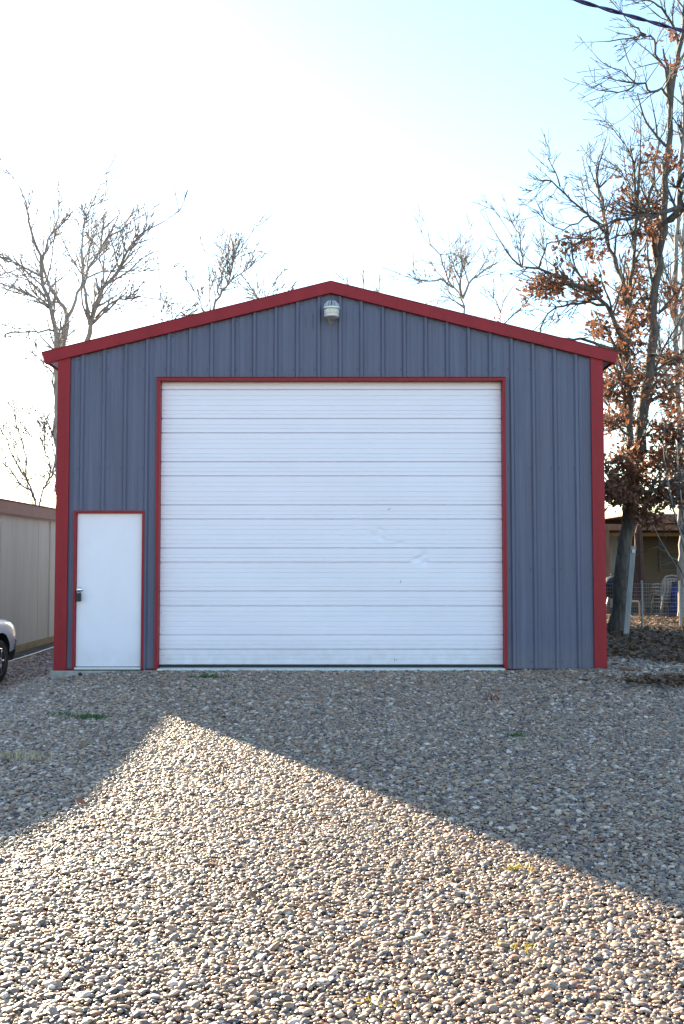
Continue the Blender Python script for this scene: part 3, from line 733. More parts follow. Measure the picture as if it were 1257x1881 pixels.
    t.limb([(490, 565), (520, 545), (530, 535)], 1.4, .6, (0, -.4), 6, .6, 1)
    t.done()
    t = Tree('bare_tree', 'sparse bare twig tips showing just right of the roof ridge', 'tree', 38, 47, M['bark_pale'], base_at(650, 38), thin=0.80, cap=1, twig=M['bark_pale'])
    t.limb([(648, 700), (646, 545), (632, 515)], 1.8, .5, (0, .3), 6, .6, 1, root=True, start=.8)
    t.limb([(647, 580), (667, 535), (668, 515)], 1.2, .5, (0, -.4), 4, .5, 1)
    t.limb([(647, 600), (690, 550), (697, 525)], 1.2, .5, (0, -.4), 5, .5, 1)
    t.done()
    t = Tree('bare_tree', 'round bare tree with a few clinging leaves over the right roof slope', 'tree', 28, 51, M['bark_pale'], base_at(856, 28), thin=0.62, cap=1, twig=M['bark_pale'], leaf=M['leaf'])
    t.limb([(858, 800), (856, 620), (854, 580), (849, 547), (833, 528), (819, 501), (808, 470), (791, 449), (786, 424)], 5.2, .9, (0, .6), 16, 1.1, 2, root=True, start=.6)
    t.limb([(848, 545), (845, 512), (852, 494), (861, 459)], 2.8, .8, (0, -.7), 14, 1.0, 2)
    t.limb([(850, 548), (861, 522), (878, 503), (901, 491), (910, 470)], 2.8, .8, (0, .8), 14, 1.0, 2)
    t.limb([(833, 528), (812, 514), (784, 517), (745, 508)], 2.4, .7, (.2, -.9), 12, .9, 2)
    t.limb([(852, 565), (825, 545), (800, 550)], 1.6, .6, (0, .6), 6, .8, 1)
    t.cluster(843, 485, 30, 30, 6, per=(1, 3), spread=.08); t.cluster(780, 500, 25, 20, 3, per=(1, 2), spread=.08)
    t.done()
    t = Tree('bare_tree', 'small bare tree low over the right roof slope beside the oak', 'tree', 30, 53, M['bark_pale'], base_at(920, 30), thin=0.62, cap=1, twig=M['bark_pale'], leaf=M['leaf'])
    t.limb([(920, 800), (920, 596), (920, 571), (931, 543), (948, 521)], 2.8, .8, (0, .4), 12, .9, 2, root=True, start=.6)
    t.limb([(920, 574), (912, 552), (905, 545)], 1.6, .6, (0, -.4), 6, .7, 1)
    t.limb([(920, 600), (945, 575), (962, 570)], 1.6, .6, (0, -.4), 6, .7, 1)
    t.cluster(922, 590, 12, 10, 4, per=(2, 4), spread=.08)
    t.done()
    # the big oak at the right
    t = Tree('oak_tree', 'big oak with clinging rusty leaves right of the garage', 'tree', 19.4, 61, M['bark'], base_at(1141, 19.4), leaf=M['leaf'])
    t.limb([(1141, 1120), (1146, 1040), (1152, 960), (1166, 880), (1176, 800), (1187, 720), (1199, 638), (1204, 555), (1209, 488), (1217, 421), (1223, 354), (1228, 274), (1232, 195)], 15, 5.2, (0, .4), 22, 1.4, 2, root=True, start=.35)
    t.limb([(1137, 1172), (1139, 1130), (1143, 1080), (1146, 1020)], 20, 13, (0, 0), 0, .5, 1)
    t.limb([(1150, 960), (1156, 880), (1158, 780), (1158, 690), (1154, 620), (1158, 541), (1165, 488), (1169, 408), (1172, 340), (1176, 300)], 8.5, 1.8, (0, -.9), 22, 1.1, 2, start=.2)
    t.limb([(1232, 195), (1240, 140), (1250, 75), (1256, 40), (1262, -30)], 5.0, 3.8, (.4, .8), 10, 1.0, 2)
    t.limb([(1231, 195), (1222, 172), (1215, 165), (1197, 172), (1183, 155), (1168, 153)], 2.8, 1.8, (.4, -.3), 7, .9, 2)
    t.limb([(1168, 153), (1150, 165), (1118, 168), (1078, 157)], 1.6, .7, (-.3, -1), 7, .6, 1)
    t.limb([(1168, 153), (1140, 132), (1110, 115), (1088, 95)], 1.6, .7, (-.3, .3), 7, .6, 1)
    t.limb([(1228, 190), (1222, 130), (1205, 98), (1200, 75), (1187, 64), (1170, 68), (1140, 75), (1108, 76)], 3.6, .9, (.4, 1.2), 12, .7, 2)
    t.limb([(1187, 64), (1172, 50), (1157, 38), (1130, 10)], 1.8, .9, (.9, .3), 7, .6, 1)
    t.limb([(1248, 85), (1235, 45), (1215, 15), (1205, 5), (1170, -8)], 3.2, 1.2, (.7, 0), 10, .7, 2)
    t.limb([(1140, 75), (1150, 105), (1168, 130), (1166, 150)], 1.3, 1.0, (1, .2), 4, .5, 1)
    t.limb([(1150, 640), (1148, 633), (1124, 579), (1100, 547), (1062, 525), (1027, 509), (990, 493), (960, 487), (928, 458)], 5.0, 1.3, (-.6, -2.4), 20, .9, 2)
    t.limb([(960, 487), (957, 460), (950, 430), (940, 405)], 1.5, .7, (-2.2, -2.0), 8, .7, 2)
    t.limb([(990, 493), (1000, 460), (1015, 445), (1040, 440), (1085, 438)], 1.6, 1.0, (-2, -1.2), 7, .6, 1)
    t.limb([(1110, 560), (1085, 556), (1050, 556), (1020, 566), (1000, 585), (992, 615)], 2.8, 1.0, (-.9, -1.8), 10, .7, 2)
    t.limb([(1100, 547), (1075, 535), (1045, 525), (1020, 528), (990, 532)], 2.6, 1.0, (-1, -2), 8, .6, 1)
    t.limb([(1152, 560), (1137, 493), (1121, 456), (1113, 418), (1105, 370), (1097, 327), (1100, 300), (1108, 274)], 5.0, 1.5, (-.6, .4), 18, .8, 2)
    t.limb([(1113, 430), (1095, 410), (1081, 397), (1051, 367), (1027, 341), (1008, 330), (995, 332)], 3.0, .9, (-.2, -1.5), 14, .7, 2)
    t.limb([(1029, 343), (1018, 318), (1008, 295), (1010, 275)], 1.5, .6, (-1.4, -1.2), 7, .6, 1)
    t.limb([(1105, 370), (1085, 345), (1075, 320), (1070, 290)], 1.8, .7, (0, .9), 10, .7, 2)
    t.limb([(1081, 397), (1060, 405), (1035, 420), (1005, 405), (985, 388)], 1.8, .7, (-.6, -1.4), 9, .6, 1)
    t.limb([(1206, 470), (1202, 445), (1206, 420), (1233, 402), (1250, 378), (1252, 352), (1246, 335), (1258, 318)], 6, 3.4, (0, -1.6), 8, .8, 1)
    t.limb([(1250, 380), (1225, 390), (1200, 396), (1175, 398), (1134, 405), (1100, 420), (1060, 435)], 4.8, 1.0, (-1.2, -1.6), 18, .8, 2)
    t.limb([(1200, 434), (1178, 430), (1150, 428), (1120, 440)], 2.4, 1.0, (-.2, -1), 8, .6, 1)
    t.limb([(1166, 440), (1172, 400), (1190, 370), (1200, 330), (1207, 280), (1225, 225)], 3.4, 1.1, (-.5, .8), 14, .9, 2)
    t.limb([(1163, 490), (1175, 465), (1190, 440), (1197, 420)], 2.8, 1.2, (-.5, .4), 6, .6, 1)
    t.limb([(1172, 380), (1166, 340), (1162, 300), (1150, 265), (1125, 235)], 2.4, .8, (-.8, -1.4), 12, .8, 2)
    t.limb([(1185, 530), (1200, 560), (1210, 575), (1240, 545), (1262, 520)], 3.0, 2.0, (.2, 1.0), 7, .7, 1)
    t.limb([(1196, 650), (1225, 660), (1250, 660), (1275, 655)], 3.0, 1.5, (0, .8), 8, .8, 2)
    t.limb([(1186, 710), (1215, 712), (1235, 705), (1262, 715)], 2.6, 1.4, (0, .8), 8, .8, 2)
    t.limb([(1168, 830), (1195, 790), (1230, 795), (1262, 802)], 2.8, 1.4, (0, -.8), 8, .8, 2)
    t.limb([(1158, 720), (1135, 705), (1120, 715), (1108, 728)], 3.0, 1.4, (-.6, -1.0), 8, .7, 2)
    t.limb([(1157, 735), (1132, 736), (1112, 730)], 2.6, 1.2, (-.6, -.2), 6, .6, 1)
    t.limb([(1155, 800), (1140, 785), (1125, 775), (1108, 772)], 2.6, 1.2, (-.6, -1.4), 6, .6, 1)
    t.limb([(1150, 650), (1110, 632), (1070, 625), (1040, 621), (1020, 622)], 3.4, 1.6, (-.6, -1.6), 7, .6, 1)
    t.limb([(1152, 900), (1130, 895), (1112, 905)], 3.0, 1.2, (-.4, -1.2), 6, .6, 1)
    t.limb([(1158, 900), (1190, 905), (1225, 885), (1265, 880)], 3.2, 1.6, (-.3, -1.2), 8, .8, 2)
    t.limb([(1155, 920), (1190, 925), (1225, 918), (1265, 915)], 3.0, 1.6, (.3, -.2), 8, .8, 2)
    C = t.cluster
    C(1150, 560, 14, 60, 34); C(1152, 640, 14, 50, 30); C(1180, 600, 14, 40, 14); C(1165, 500, 14, 30, 12)
    C(990, 525, 22, 14, 14, (-2.3, -1.5)); C(1025, 520, 22, 14, 14, (-2.2, -1.4)); C(1085, 535, 22, 16, 22, (-1.6, -.8)); C(1020, 540, 6, 10, 3, (-2, -1.5))
    C(1085, 445, 16, 10, 12, (-1.4, -.6)); C(1092, 470, 8, 8, 6, (-1.2, -.6)); C(1040, 450, 10, 5, 4, (-1.6, -1.2)); C(1108, 600, 18, 14, 12, (-1.4, -.6)); C(1095, 605, 10, 10, 6, (-1.4, -.6))
    C(1150, 350, 20, 14, 7, (-1, .3)); C(1175, 370, 18, 16, 8, (-1, .5)); C(1200, 385, 22, 14, 9); C(1125, 395, 22, 12, 4, (-1.4, -.6)); C(1195, 410, 16, 12, 8); C(1172, 430, 14, 8, 8)
    C(1138, 310, 5, 5, 2); C(1200, 295, 14, 14, 6); C(1180, 265, 14, 10, 3); C(1240, 300, 14, 40, 8); C(1240, 60, 12, 12, 4); C(1245, 115, 8, 8, 4); C(1240, 540, 12, 20, 10); C(1200, 430, 10, 20, 8)
    C(1118, 710, 14, 28, 26, (-1.4, -.2)); C(1130, 690, 14, 12, 8, (-1.2, 0)); C(1160, 700, 14, 30, 22); C(1150, 760, 14, 30, 16); C(1120, 775, 16, 18, 20, (-1.4, -.4)); C(1185, 690, 14, 24, 12)
    C(1230, 665, 24, 16, 18); C(1225, 720, 24, 24, 16); C(1240, 760, 20, 20, 10); C(1215, 790, 24, 16, 16); C(1240, 800, 22, 22, 20)
    C(1150, 830, 18, 24, 20); C(1130, 860, 24, 22, 28, (-1.4, 0)); C(1165, 860, 24, 20, 24); C(1215, 840, 34, 24, 34); C(1245, 850, 20, 30, 20)
    C(1130, 895, 26, 18, 26, (-1.4, 0)); C(1170, 895, 34, 20, 28); C(1220, 895, 40, 22, 32); C(1190, 918, 50, 14, 30); C(1130, 912, 24, 12, 22, (-1.4, 0)); C(1245, 912, 24, 14, 24)
    C(1170, 945, 16, 14, 16); C(1200, 955, 24, 8, 10)
    t.done()
    # thin grey trees farther right
    t = Tree('bare_tree', 'thin pale grey tree beside the oak at the right picture edge', 'tree', 24, 71, M['bark_pale'], base_at(1252, 24), leaf=M['leaf'])
    t.limb([(1252, 1000), (1250, 860), (1247, 760), (1243, 640), (1242, 540), (1244, 421), (1248, 330), (1256, 250), (1258, 160)], 7, 3.0, (0, .5), 26, 1.2, 2, root=True, start=.4)
    t.limb([(1248, 740), (1225, 690), (1210, 650), (1200, 615)], 5, 2.0, (0, -.6), 10, .9, 2)
    t.limb([(1243, 600), (1228, 555), (1220, 520), (1216, 470)], 3, 1.2, (0, .6), 12, 1.0, 2)
    t.cluster(1245, 700, 14, 70, 16); t.cluster(1250, 560, 10, 40, 8)
    t.done()
    t = Tree('bare_tree', 'second pale grey trunk cut by the right picture edge', 'tree', 26, 73, M['bark_pale'], base_at(1264, 26), leaf=M['leaf'])
    t.limb([(1264, 1000), (1262, 800), (1258, 640), (1256, 480), (1262, 330), (1275, 200)], 8, 3, (0, .5), 26, 1.4, 2, root=True, start=.4)
    t.cluster(1255, 800, 14, 60, 14)
    t.done()
    t = Tree('sapling', 'thin grey sapling leaning in front of the house porch', 'sapling', 17, 75, M['bark_pale'], base_at(1284, 17))
    t.limb([(1270, 1090), (1257, 1010), (1245, 965), (1232, 900), (1222, 850)], 3.2, 1.2, (0, .2), 10, .8, 2, root=True, start=.4)
    t.limb([(1272, 1080), (1263, 1010), (1255, 960), (1250, 900)], 2.4, 1.0, (0, .2), 8, .7, 2)
    t.limb([(1272, 1090), (1245, 1035), (1222, 1005), (1200, 965)], 1.5, .6, (0, -.4), 5, .4, 1)
    t.limb([(1272, 1100), (1235, 1030), (1215, 1008), (1192, 1010)], 1.0, .5, (0, .4), 3, .3, 1)
    t.done()
trees()

def far_woods():
    r = random.Random(9); mb = MB()
    for _ in range(700):
        a = r.uniform(-1.35, 1.35); dd = r.uniform(75, 125); x, y = math.sin(a) * dd, math.cos(a) * dd - D
        z = gz(x, y) - .1; h = r.uniform(2.2, 4.3)
        for k in range(9):
            dx, dy = r.gauss(0, .9), r.gauss(0, .9); p = Vector((x + dx * .25, y + dy * .25, z)); q = Vector((x + dx * 1.3, y + dy * 1.3, z + h * r.uniform(.6, 1)))
            mb.tube([p, p.lerp(q, .5) + Vector((r.gauss(0, .12), 0, .1)), q], [.07, .04, .012], 3, cap=False)
    tag(mb.build('far_woods', M['twig']), 'low far line of bare grey woods along the horizon', 'woods', kind='stuff')
far_woods()

# ------------------------------------------------------------------ house with a porch, far right
def house():
    d0, d1 = 27.0, 30.2                            # porch edge and wall
    xl = at(1090, 1000, d0).x; xr = xl + 9.5
    e = empty('house', ((xl + xr)/2, d1 - D + 2, -0.06), 'tan clapboard house with a dark porch behind the oak, far right', 'house')
    def part(mb, name, m, parent=None, **k):
        o = mb.build(name, m, parent or e, **k)
        if parent is None: o.matrix_parent_inverse = Matrix.Translation(-e.location)
        return o
    yw, yp = d1 - D, d0 - D
    ztop = at(1200, 944, d0).z; zbot = at(1200, 961, d0).z
    mb = MB(); z = -0.06
    xs_ = at(1172, 1000, d1).x
    while z < ztop:                                # overlapping boards
        mb.add([(xl - 2, yw - 0.022, z), (xr, yw - 0.022, z), (xr, yw - 0.004, z + 0.16), (xl - 2, yw - 0.004, z + 0.16), (xl - 2, yw, z), (xr, yw, z)], [(0, 1, 2, 3), (4, 5, 1, 0)])
        z += 0.16
    mb.box((xl - 2, yw + .001, -0.06), (xr, yw + 6, ztop)); w = part(mb, 'wall', M['siding'])
    xg = at(1144, 950, d0).x
    mb = MB(); mb.box((xg, yp, zbot), (xr + .3, yp + 0.05, ztop)); part(mb, 'fascia', M['wood_brown'], bevel=.005)
    mb = MB(); mb.box((xl - 2, yp + .06, zbot - 0.20), (xr, yp + 0.2, zbot - 0.03)); part(mb, 'porch_beam', M['wood_brown'], bevel=.005)
    mb = MB(); mb.box((xg, yp + .051, ztop - .06), (xr + .3, yw + 6.3, ztop - .01)); mb.box((xl - 2, yp + .21, zbot - .05), (xg - .01, yw, zbot - 0.015)); part(mb, 'roof', M['wood_brown'])
    mb = MB(); mb.box((xl - 2, yp + 1.2, zbot - .34), (xr, yp + 1.3, zbot - .24)); part(mb, 'rafter', M['shedbase'])
    mb = MB(); mb.box((xl - 2, yp - .4, -0.20), (xr + .4, yw, -0.035)); part(mb, 'porch_slab', material('stained_concrete', (0.20, 0.19, 0.18), 0.9, color2=(0.12, 0.115, 0.11), scale=(3, 3, 3)))
    a, b = at(1214, 1016, d1), at(1266, 1046, d1)
    mb = MB(); mb.box((a.x - .07, yw - .05, b.z - .07), (a.x, yw - .0225, a.z + .07)); mb.box((b.x, yw - .05, b.z - .07), (b.x + .07, yw - .0225, a.z + .07)); mb.box((a.x, yw - .05, a.z), (b.x, yw - .0225, a.z + .07)); mb.box((a.x, yw - .05, b.z - .07), (b.x, yw - .0225, b.z)); mb.box((a.x, yw - .046, (a.z + b.z)/2 - .02), (b.x, yw - .0225, (a.z + b.z)/2 + .02))
    fr = part(mb, 'window', M['siding'])
    mb = MB(); mb.box((a.x, yw - .035, b.z), (b.x, yw - .024, a.z)); mb.build('pane', material('brown_blind', (0.045, 0.03, 0.022), 0.6, vary=0.2, scale=(1, 1, 30)), fr)
    a, b = at(1116, 985, d1), at(1136, 1120, d1)
    mb = MB(); mb.box((a.x, yw - .06, -.03), (b.x, yw - .0225, a.z)); part(mb, 'door', M['wood_old'], bevel=.01)
    for px in (1118, 1290):
        p = at(px, 1000, d0); mb = MB(); mb.box((p.x - .05, yp + .07, -.035), (p.x + .05, yp + .17, zbot - .201)); part(mb, 'post', M['wood_brown'])
    # plastic chairs stacked on the porch
    base = at(1222, 1128, 25.4); 
    def chair(loc, rz, label):
        c = empty('plastic_chair', loc, label, 'chair', 'white plastic chairs on the porch', rz)
        b = MB(); b.box((-.24, -.22, .40), (.24, .24, .43)); b.box((-.24, -.245, .36), (.24, -.2205, .43)); b.build('seat', M['plastic_white'], c, bevel=.012)
        b = MB()
        for i in range(5): b.box((-.215 + i*.09, .215 + .0, .47), (-.215 + i*.09 + .055, .24, .80))
        b.tube([(-.24, .23, .43), (-.25, .25, .70), (-.17, .27, .84), (0, .275, .87), (.17, .27, .84), (.25, .25, .70), (.24, .23, .43)], .02, 6)
        b.build('backrest', M['plastic_white'], c)
        for s in (-1, 1):
            b = MB(); b.tube([(s*.25, .24, .62), (s*.28, .0, .64), (s*.27, -.22, .62), (s*.25, -.25, .42)], .022, 6); b.build('armrest', M['plastic_white'], c, smooth=True)
            for yy in (-.23, .23):
                b = MB(); b.tube([(s*.23, yy, .40), (s*.27, yy * 1.15, 0)], [.03, .02], 6); b.build('leg', M['plastic_white'], c, smooth=True)
        return c
    zf = -.035
    first = chair((base.x, base.y, zf), R(190), 'white plastic patio chair at the bottom of the porch stack')
    names = ['second white plastic chair from the bottom of the porch stack', 'third white plastic chair from the bottom of the porch stack', 'topmost white plastic chair of the porch stack']
    for i in range(3):
        c = copy_thing(first); c.location = (base.x + .01*(i+1), base.y - .02*(i+1), zf + .085 * (i+1)); c['label'] = names[i]
    c = copy_thing(first); c.location = (base.x - .75, base.y + .35, zf); c.rotation_euler = (0, 0, R(150)); c['label'] = 'white plastic chair standing alone left of the porch stack'
    # blue barrel
    p = at(1250, 1120, 25.2); e2 = empty('barrel', (p.x, p.y, zf), 'blue plastic barrel beside the stacked white porch chairs', 'barrel')
    b = MB(); b.lathe([(.24, 0), (.27, .03), (.285, .28), (.295, .30), (.285, .32), (.285, .58), (.295, .60), (.285, .62), (.27, .86), (.25, .88)], (0, 0, 0), 'z', 28); b.build('drum', M['plastic_blue'], e2, smooth=True)
    b = MB(); b.lathe([(.26, .881), (.265, .90), (.265, .94), (.25, .95)], (0, 0, 0), 'z', 28); b.build('lid', M['black'], e2, smooth=True)
    # closed patio umbrella
    p = at(1175, 1100, 24.6); e3 = empty('patio_umbrella', (p.x, p.y, gz(p.x, p.y)), 'closed brown patio umbrella hanging on its pole beside the porch', 'umbrella')
    ztopu = at(1170, 962, 24.6).z
    b = MB(); b.lathe([(.02, 0), (.02, ztopu)], (0, 0, 0), 'z', 8); b.build('pole', M['wood_brown'], e3)
    b = MB(); prof = [(.03, ztopu - .04), (.085, ztopu - .25), (.10, ztopu - .9), (.15, ztopu - 1.5), (.20, ztopu - 1.95)]
    sides = 24; vv = []
    for r, z in prof:
        for k in range(sides):
            tt = 2*math.pi*k/sides; rr = r * (1 + .22 * math.cos(8*tt)); vv.append((rr*math.cos(tt), rr*math.sin(tt), z))
    b.add(vv, [(i*sides+k, i*sides+(k+1) % sides, (i+1)*sides+(k+1) % sides, (i+1)*sides+k) for i in range(len(prof)-1) for k in range(sides)])
    b.build('canopy', M['canvas'], e3, smooth=True)
    # kettle grill by the house door
    p = at(1127, 1130, 24.0); e4 = empty('kettle_grill', (p.x, p.y, gz(p.x, p.y)), 'dark kettle grill with round lid standing left of the oak trunk', 'grill')
    b = MB(); b.lathe([(.06, .52), (.22, .60), (.29, .74), (.30, .80)], (0, 0, 0), 'z', 24); b.build('bowl', M['black'], e4, smooth=True)
    b = MB(); b.lathe([(.30, .802), (.28, .92), (.20, 1.03), (.05, 1.09)], (0, 0, 0), 'z', 24); b.tube([(-.05, 0, 1.09), (-.04, 0, 1.14), (.04, 0, 1.14), (.05, 0, 1.09)], .012, 6); b.build('lid', M['black'], e4, smooth=True)
    for i in range(3):
        a = 2*math.pi*i/3 + .4; b = MB(); b.tube([(.12*math.cos(a), .12*math.sin(a), .58), (.28*math.cos(a), .28*math.sin(a), 0)], .014, 6); b.build('leg', M['alu'], e4)
house()

# ------------------------------------------------------------------ wire fence, leaning board
def fence():
    d = 20.6; y = d - D
    x0 = at(1108, 1100, d).x; x1 = x0 + 4.6
    e = empty('wire_fence', ((x0+x1)/2, y, gz(x0, y)), 'low galvanised wire garden fence between the oak and the porch', 'fence')
    inv = Matrix.Translation(-e.location); g = gz(x0, y)
    mb = MB(); H = .98; x = x0
    while x <= x1: mb.tube([(x, y, g), (x, y, g + H)], .0022, 3, cap=False); x += .052
    z = g + .02
    while z <= g + H + .01: mb.tube([(x0, y, z), (x1, y, z)], .0024, 3, cap=False); z += .08
    o = mb.build('wire_mesh', M['galv'], e); o.matrix_parent_inverse = inv
    for px in (1112, 1180, 1250, 1316):
        p = at(px, 1100, d); mb = MB(); mb.tube([(p.x, y + .02, g - .1), (p.x, y + .02, g + 1.05)], .024, 8)
        o = mb.build('post', M['wood_old'], e); o.matrix_parent_inverse = inv
    a, b = at(1149, 1168, 18.7), at(1163, 1003, 18.9)
    e = empty('leaning_board', (a.x, a.y, gz(a.x, a.y)), 'weathered pale board leaning against the oak trunk', 'board')
    mb = MB(); v = Vector((b.x - a.x, b.y - a.y, b.z - gz(a.x, a.y))); sd = Vector((.055, 0, 0)); th = Vector((0, .032, 0))
    q = [-sd - th, sd - th, sd + th, -sd + th]
    mb.add([p - Vector((0, 0, .05)) for p in q] + [p + v for p in q], [(3, 2, 1, 0), (4, 5, 6, 7), (0, 1, 5, 4), (1, 2, 6, 5), (2, 3, 7, 6), (3, 0, 4, 7)])
    mb.build('plank', M['wood_old'], e, bevel=.006)
    mb = MB(); n = v * .93; mb.box((n.x - .03, n.y - .06, n.z - .02), (n.x + .035, n.y - .033, n.z + .06)); mb.build('bracket', M['galv'], e, bevel=.004)
fence()

# ------------------------------------------------------------------ overhead cable (two twisted strands)
def cable():
    a, b = at(1050, -2, 9.0), at(1259, 58, 9.6)
    d = b - a; P = []
    N = 420
    for i in range(N + 1):
        t = -9.0 + 20.0 * i / N; p = a + d * t; p.z += 0.012 * (t - 0.0) * (t - 1.0); P.append(p)
    e = empty('power_cable', P[N // 2], 'twisted dark power cable crossing the sky at the top right', 'cable')
    for s in range(2):
        mb = MB(); Q = []
        for i, p in enumerate(P):
            w = 0.70 * i + s * math.pi; Q.append(p + Vector((0, math.cos(w), math.sin(w))) * 0.011)
        mb.tube(Q, 0.0105, 6); o = mb.build('strand', M['wire'], e, smooth=True); o.matrix_parent_inverse = Matrix.Translation(-e.location)
cable()

# ------------------------------------------------------------------ gravel
def gravel():
    rnd = np.random.default_rng(5)
    src = bpy.data.collections.new('pebble_shapes')
    m = bpy.data.materials.new('river_pebble'); m.use_nodes = True
    n, l = m.node_tree.nodes, m.node_tree.links; p = n['Principled BSDF']; p.inputs['Roughness'].default_value = 0.52
    oi = n.new('ShaderNodeObjectInfo'); rp = n.new('ShaderNodeValToRGB'); rp.color_ramp.interpolation = 'CONSTANT'
    cols = [(0.253, 0.167, 0.110), (0.364, 0.250, 0.173), (0.157, 0.117, 0.096), (0.294, 0.192, 0.118), (0.489, 0.363, 0.270), (0.205, 0.142, 0.103), (0.320, 0.170, 0.097), (0.412, 0.280, 0.181), (0.117, 0.091, 0.088), (0.316, 0.230, 0.172), (0.244, 0.182, 0.150), (0.603, 0.471, 0.384), (0.197, 0.086, 0.049), (0.375, 0.255, 0.168), (0.217, 0.162, 0.132), (0.277, 0.180, 0.119), (0.074, 0.063, 0.066), (0.342, 0.225, 0.145)]
    el = rp.color_ramp.elements
    el[0].position = 0; el[0].color = (*cols[0], 1); el[1].position = 1 / len(cols); el[1].color = (*cols[1], 1)
    for i in range(2, len(cols)):
        q = el.new(i / len(cols)); q.color = (*cols[i], 1)
    l.new(oi.outputs['Random'], rp.inputs['Fac'])
    tc = n.new('ShaderNodeTexCoord'); nz = n.new('ShaderNodeTexNoise'); nz.inputs['Scale'].default_value = 2.2; nz.inputs['Detail'].default_value = 5; l.new(tc.outputs['Object'], nz.inputs['Vector'])
    mr = n.new('ShaderNodeMapRange'); mr.inputs['To Min'].default_value = .62; mr.inputs['To Max'].default_value = 1.3; mr.inputs['From Min'].default_value = .25; mr.inputs['From Max'].default_value = .75; l.new(nz.outputs['Fac'], mr.inputs['Value'])
    mx = n.new('ShaderNodeMix'); mx.data_type = 'RGBA'; mx.blend_type = 'MULTIPLY'; mx.inputs['Factor'].default_value = 1; l.new(rp.outputs['Color'], mx.inputs[6]); l.new(mr.outputs[0], mx.inputs[7]); l.new(mx.outputs[2], p.inputs['Base Color'])
    for i in range(9):
        bm = bmesh.new(); bmesh.ops.create_icosphere(bm, subdivisions=2, radius=0.5)
        r = random.Random(100 + i); A = [Vector((r.gauss(0, 1), r.gauss(0, 1), r.gauss(0, 1))).normalized() for _ in range(6)]; H = [r.uniform(.30, .46) for _ in range(6)]
        for v in bm.verts:
            for a, h in zip(A, H):                 # shave rounded facets off a ball
                q = v.co.dot(a)
                if q > h: v.co -= a * (q - h) * .8
            v.co.z *= r.uniform(.97, 1.03)
        me = bpy.data.meshes.new('pebble'); bm.to_mesh(me); bm.free()
        me.polygons.foreach_set('use_smooth', [True] * len(me.polygons)); me.materials.append(m)
        o = bpy.data.objects.new('pebble', me); src.objects.link(o)
    pts = []
    def patch(x0, x1, y0, y1, sp, keep):
        nx, ny = int((x1 - x0) / sp), int((y1 - y0) / sp)
        gx, gy = np.meshgrid(x0 + (np.arange(nx) + .5) * sp, y0 + (np.arange(ny) + .5) * sp)
        gx = gx + rnd.uniform(-.55, .55, gx.shape) * sp; gy = gy + rnd.uniform(-.55, .55, gy.shape) * sp
        gx, gy = gx.ravel(), gy.ravel(); k = keep(gx, gy); pts.append(np.stack([gx[k], gy[k], np.full(k.sum(), sp)], 1))
    def infront(x, y):
        d = y + D
        return (np.abs(x) < .365 * d + 1.0) & (y < -0.06) & ~((x > 4.2 + .25*np.sin(3*y)) & (y > -.4) & (rnd.random(x.shape) < .75))
    patch(-2.8, 2.8, -D + 2.5, -7.2, .0130, infront)
    patch(-4.6, 4.6, -7.2, -3.6, .0155, infront)
    patch(-6.0, 6.0, -3.6, -0.05, .020, infront)
    patch(-7.0, -4.02, -0.05, 8.5, .028, lambda x, y: (x > -6.3 + .08*np.sin(4*y)) & (rnd.random(x.shape) < .85))
    patch(3.68, 6.6, -0.05, 3.4, .028, lambda x, y: rnd.random(x.shape) < np.clip(1.0 - .42 * (y + (x - 3.7) * .55), .05, .9))
    def beside(x, y):
        return ~((np.abs(x) < .365 * (y + D) + .98) & (y > -D + 2.5)) & (y < np.where(x < -4.05, 6.0, -.06)) & ~((x < -6.9) & (y > .7)) & ~((x > 4.2) & (y > -.4)) & (rnd.random(x.shape) < .96)
    patch(-10.5, 10.5, -D - 2.5, 6.0, .052, beside)
    P = np.concatenate(pts); N = len(P)
    X, Y, S = P[:, 0], P[:, 1], P[:, 2]
    size = S * np.clip(rnd.lognormal(0.21, .48, N), .45, 3.2)
    Z = np.array([gz(a, b) for a, b in zip(X, Y)]) + rnd.uniform(-.009, .007, N)
    me = bpy.data.meshes.new('gravel'); me.vertices.add(N); me.vertices.foreach_set('co', np.stack([X, Y, Z], 1).ravel())
    sc = np.stack([size * rnd.uniform(.95, 1.6, N), size * rnd.uniform(.75, 1.05, N), size * rnd.uniform(.32, .66, N)], 1)
    rt = np.stack([rnd.normal(0, .24, N), rnd.normal(0, .24, N), rnd.uniform(0, 6.283, N)], 1)
    for nm, ar in (('peb_scale', sc), ('peb_rot', rt)):
        at_ = me.attributes.new(nm, 'FLOAT_VECTOR', 'POINT'); at_.data.foreach_set('vector', ar.ravel())
    at_ = me.attributes.new('peb_idx', 'INT', 'POINT'); at_.data.foreach_set('value', rnd.integers(0, 9, N).astype(np.int32))
    me.update()
    o = bpy.data.objects.new('gravel', me); COL.objects.link(o); tag(o, 'mixed tan and grey river gravel covering the yard', 'gravel', kind='stuff')
    ng = bpy.data.node_groups.new('scatter_pebbles', 'GeometryNodeTree')
    ng.interface.new_socket('Geometry', in_out='INPUT', socket_type='NodeSocketGeometry'); ng.interface.new_socket('Geometry', in_out='OUTPUT', socket_type='NodeSocketGeometry')
    gi, go = ng.nodes.new('NodeGroupInput'), ng.nodes.new('NodeGroupOutput')
    ip = ng.nodes.new('GeometryNodeInstanceOnPoints'); ci = ng.nodes.new('GeometryNodeCollectionInfo')
    ci.inputs['Collection'].default_value = src; ci.inputs['Separate Children'].default_value = True; ci.inputs['Reset Children'].default_value = True
    ip.inputs['Pick Instance'].default_value = True
    def named(nm, ty):
        q = ng.nodes.new('GeometryNodeInputNamedAttribute'); q.data_type = ty; q.inputs['Name'].default_value = nm; return q.outputs['Attribute']
    er = ng.nodes.new('FunctionNodeEulerToRotation')
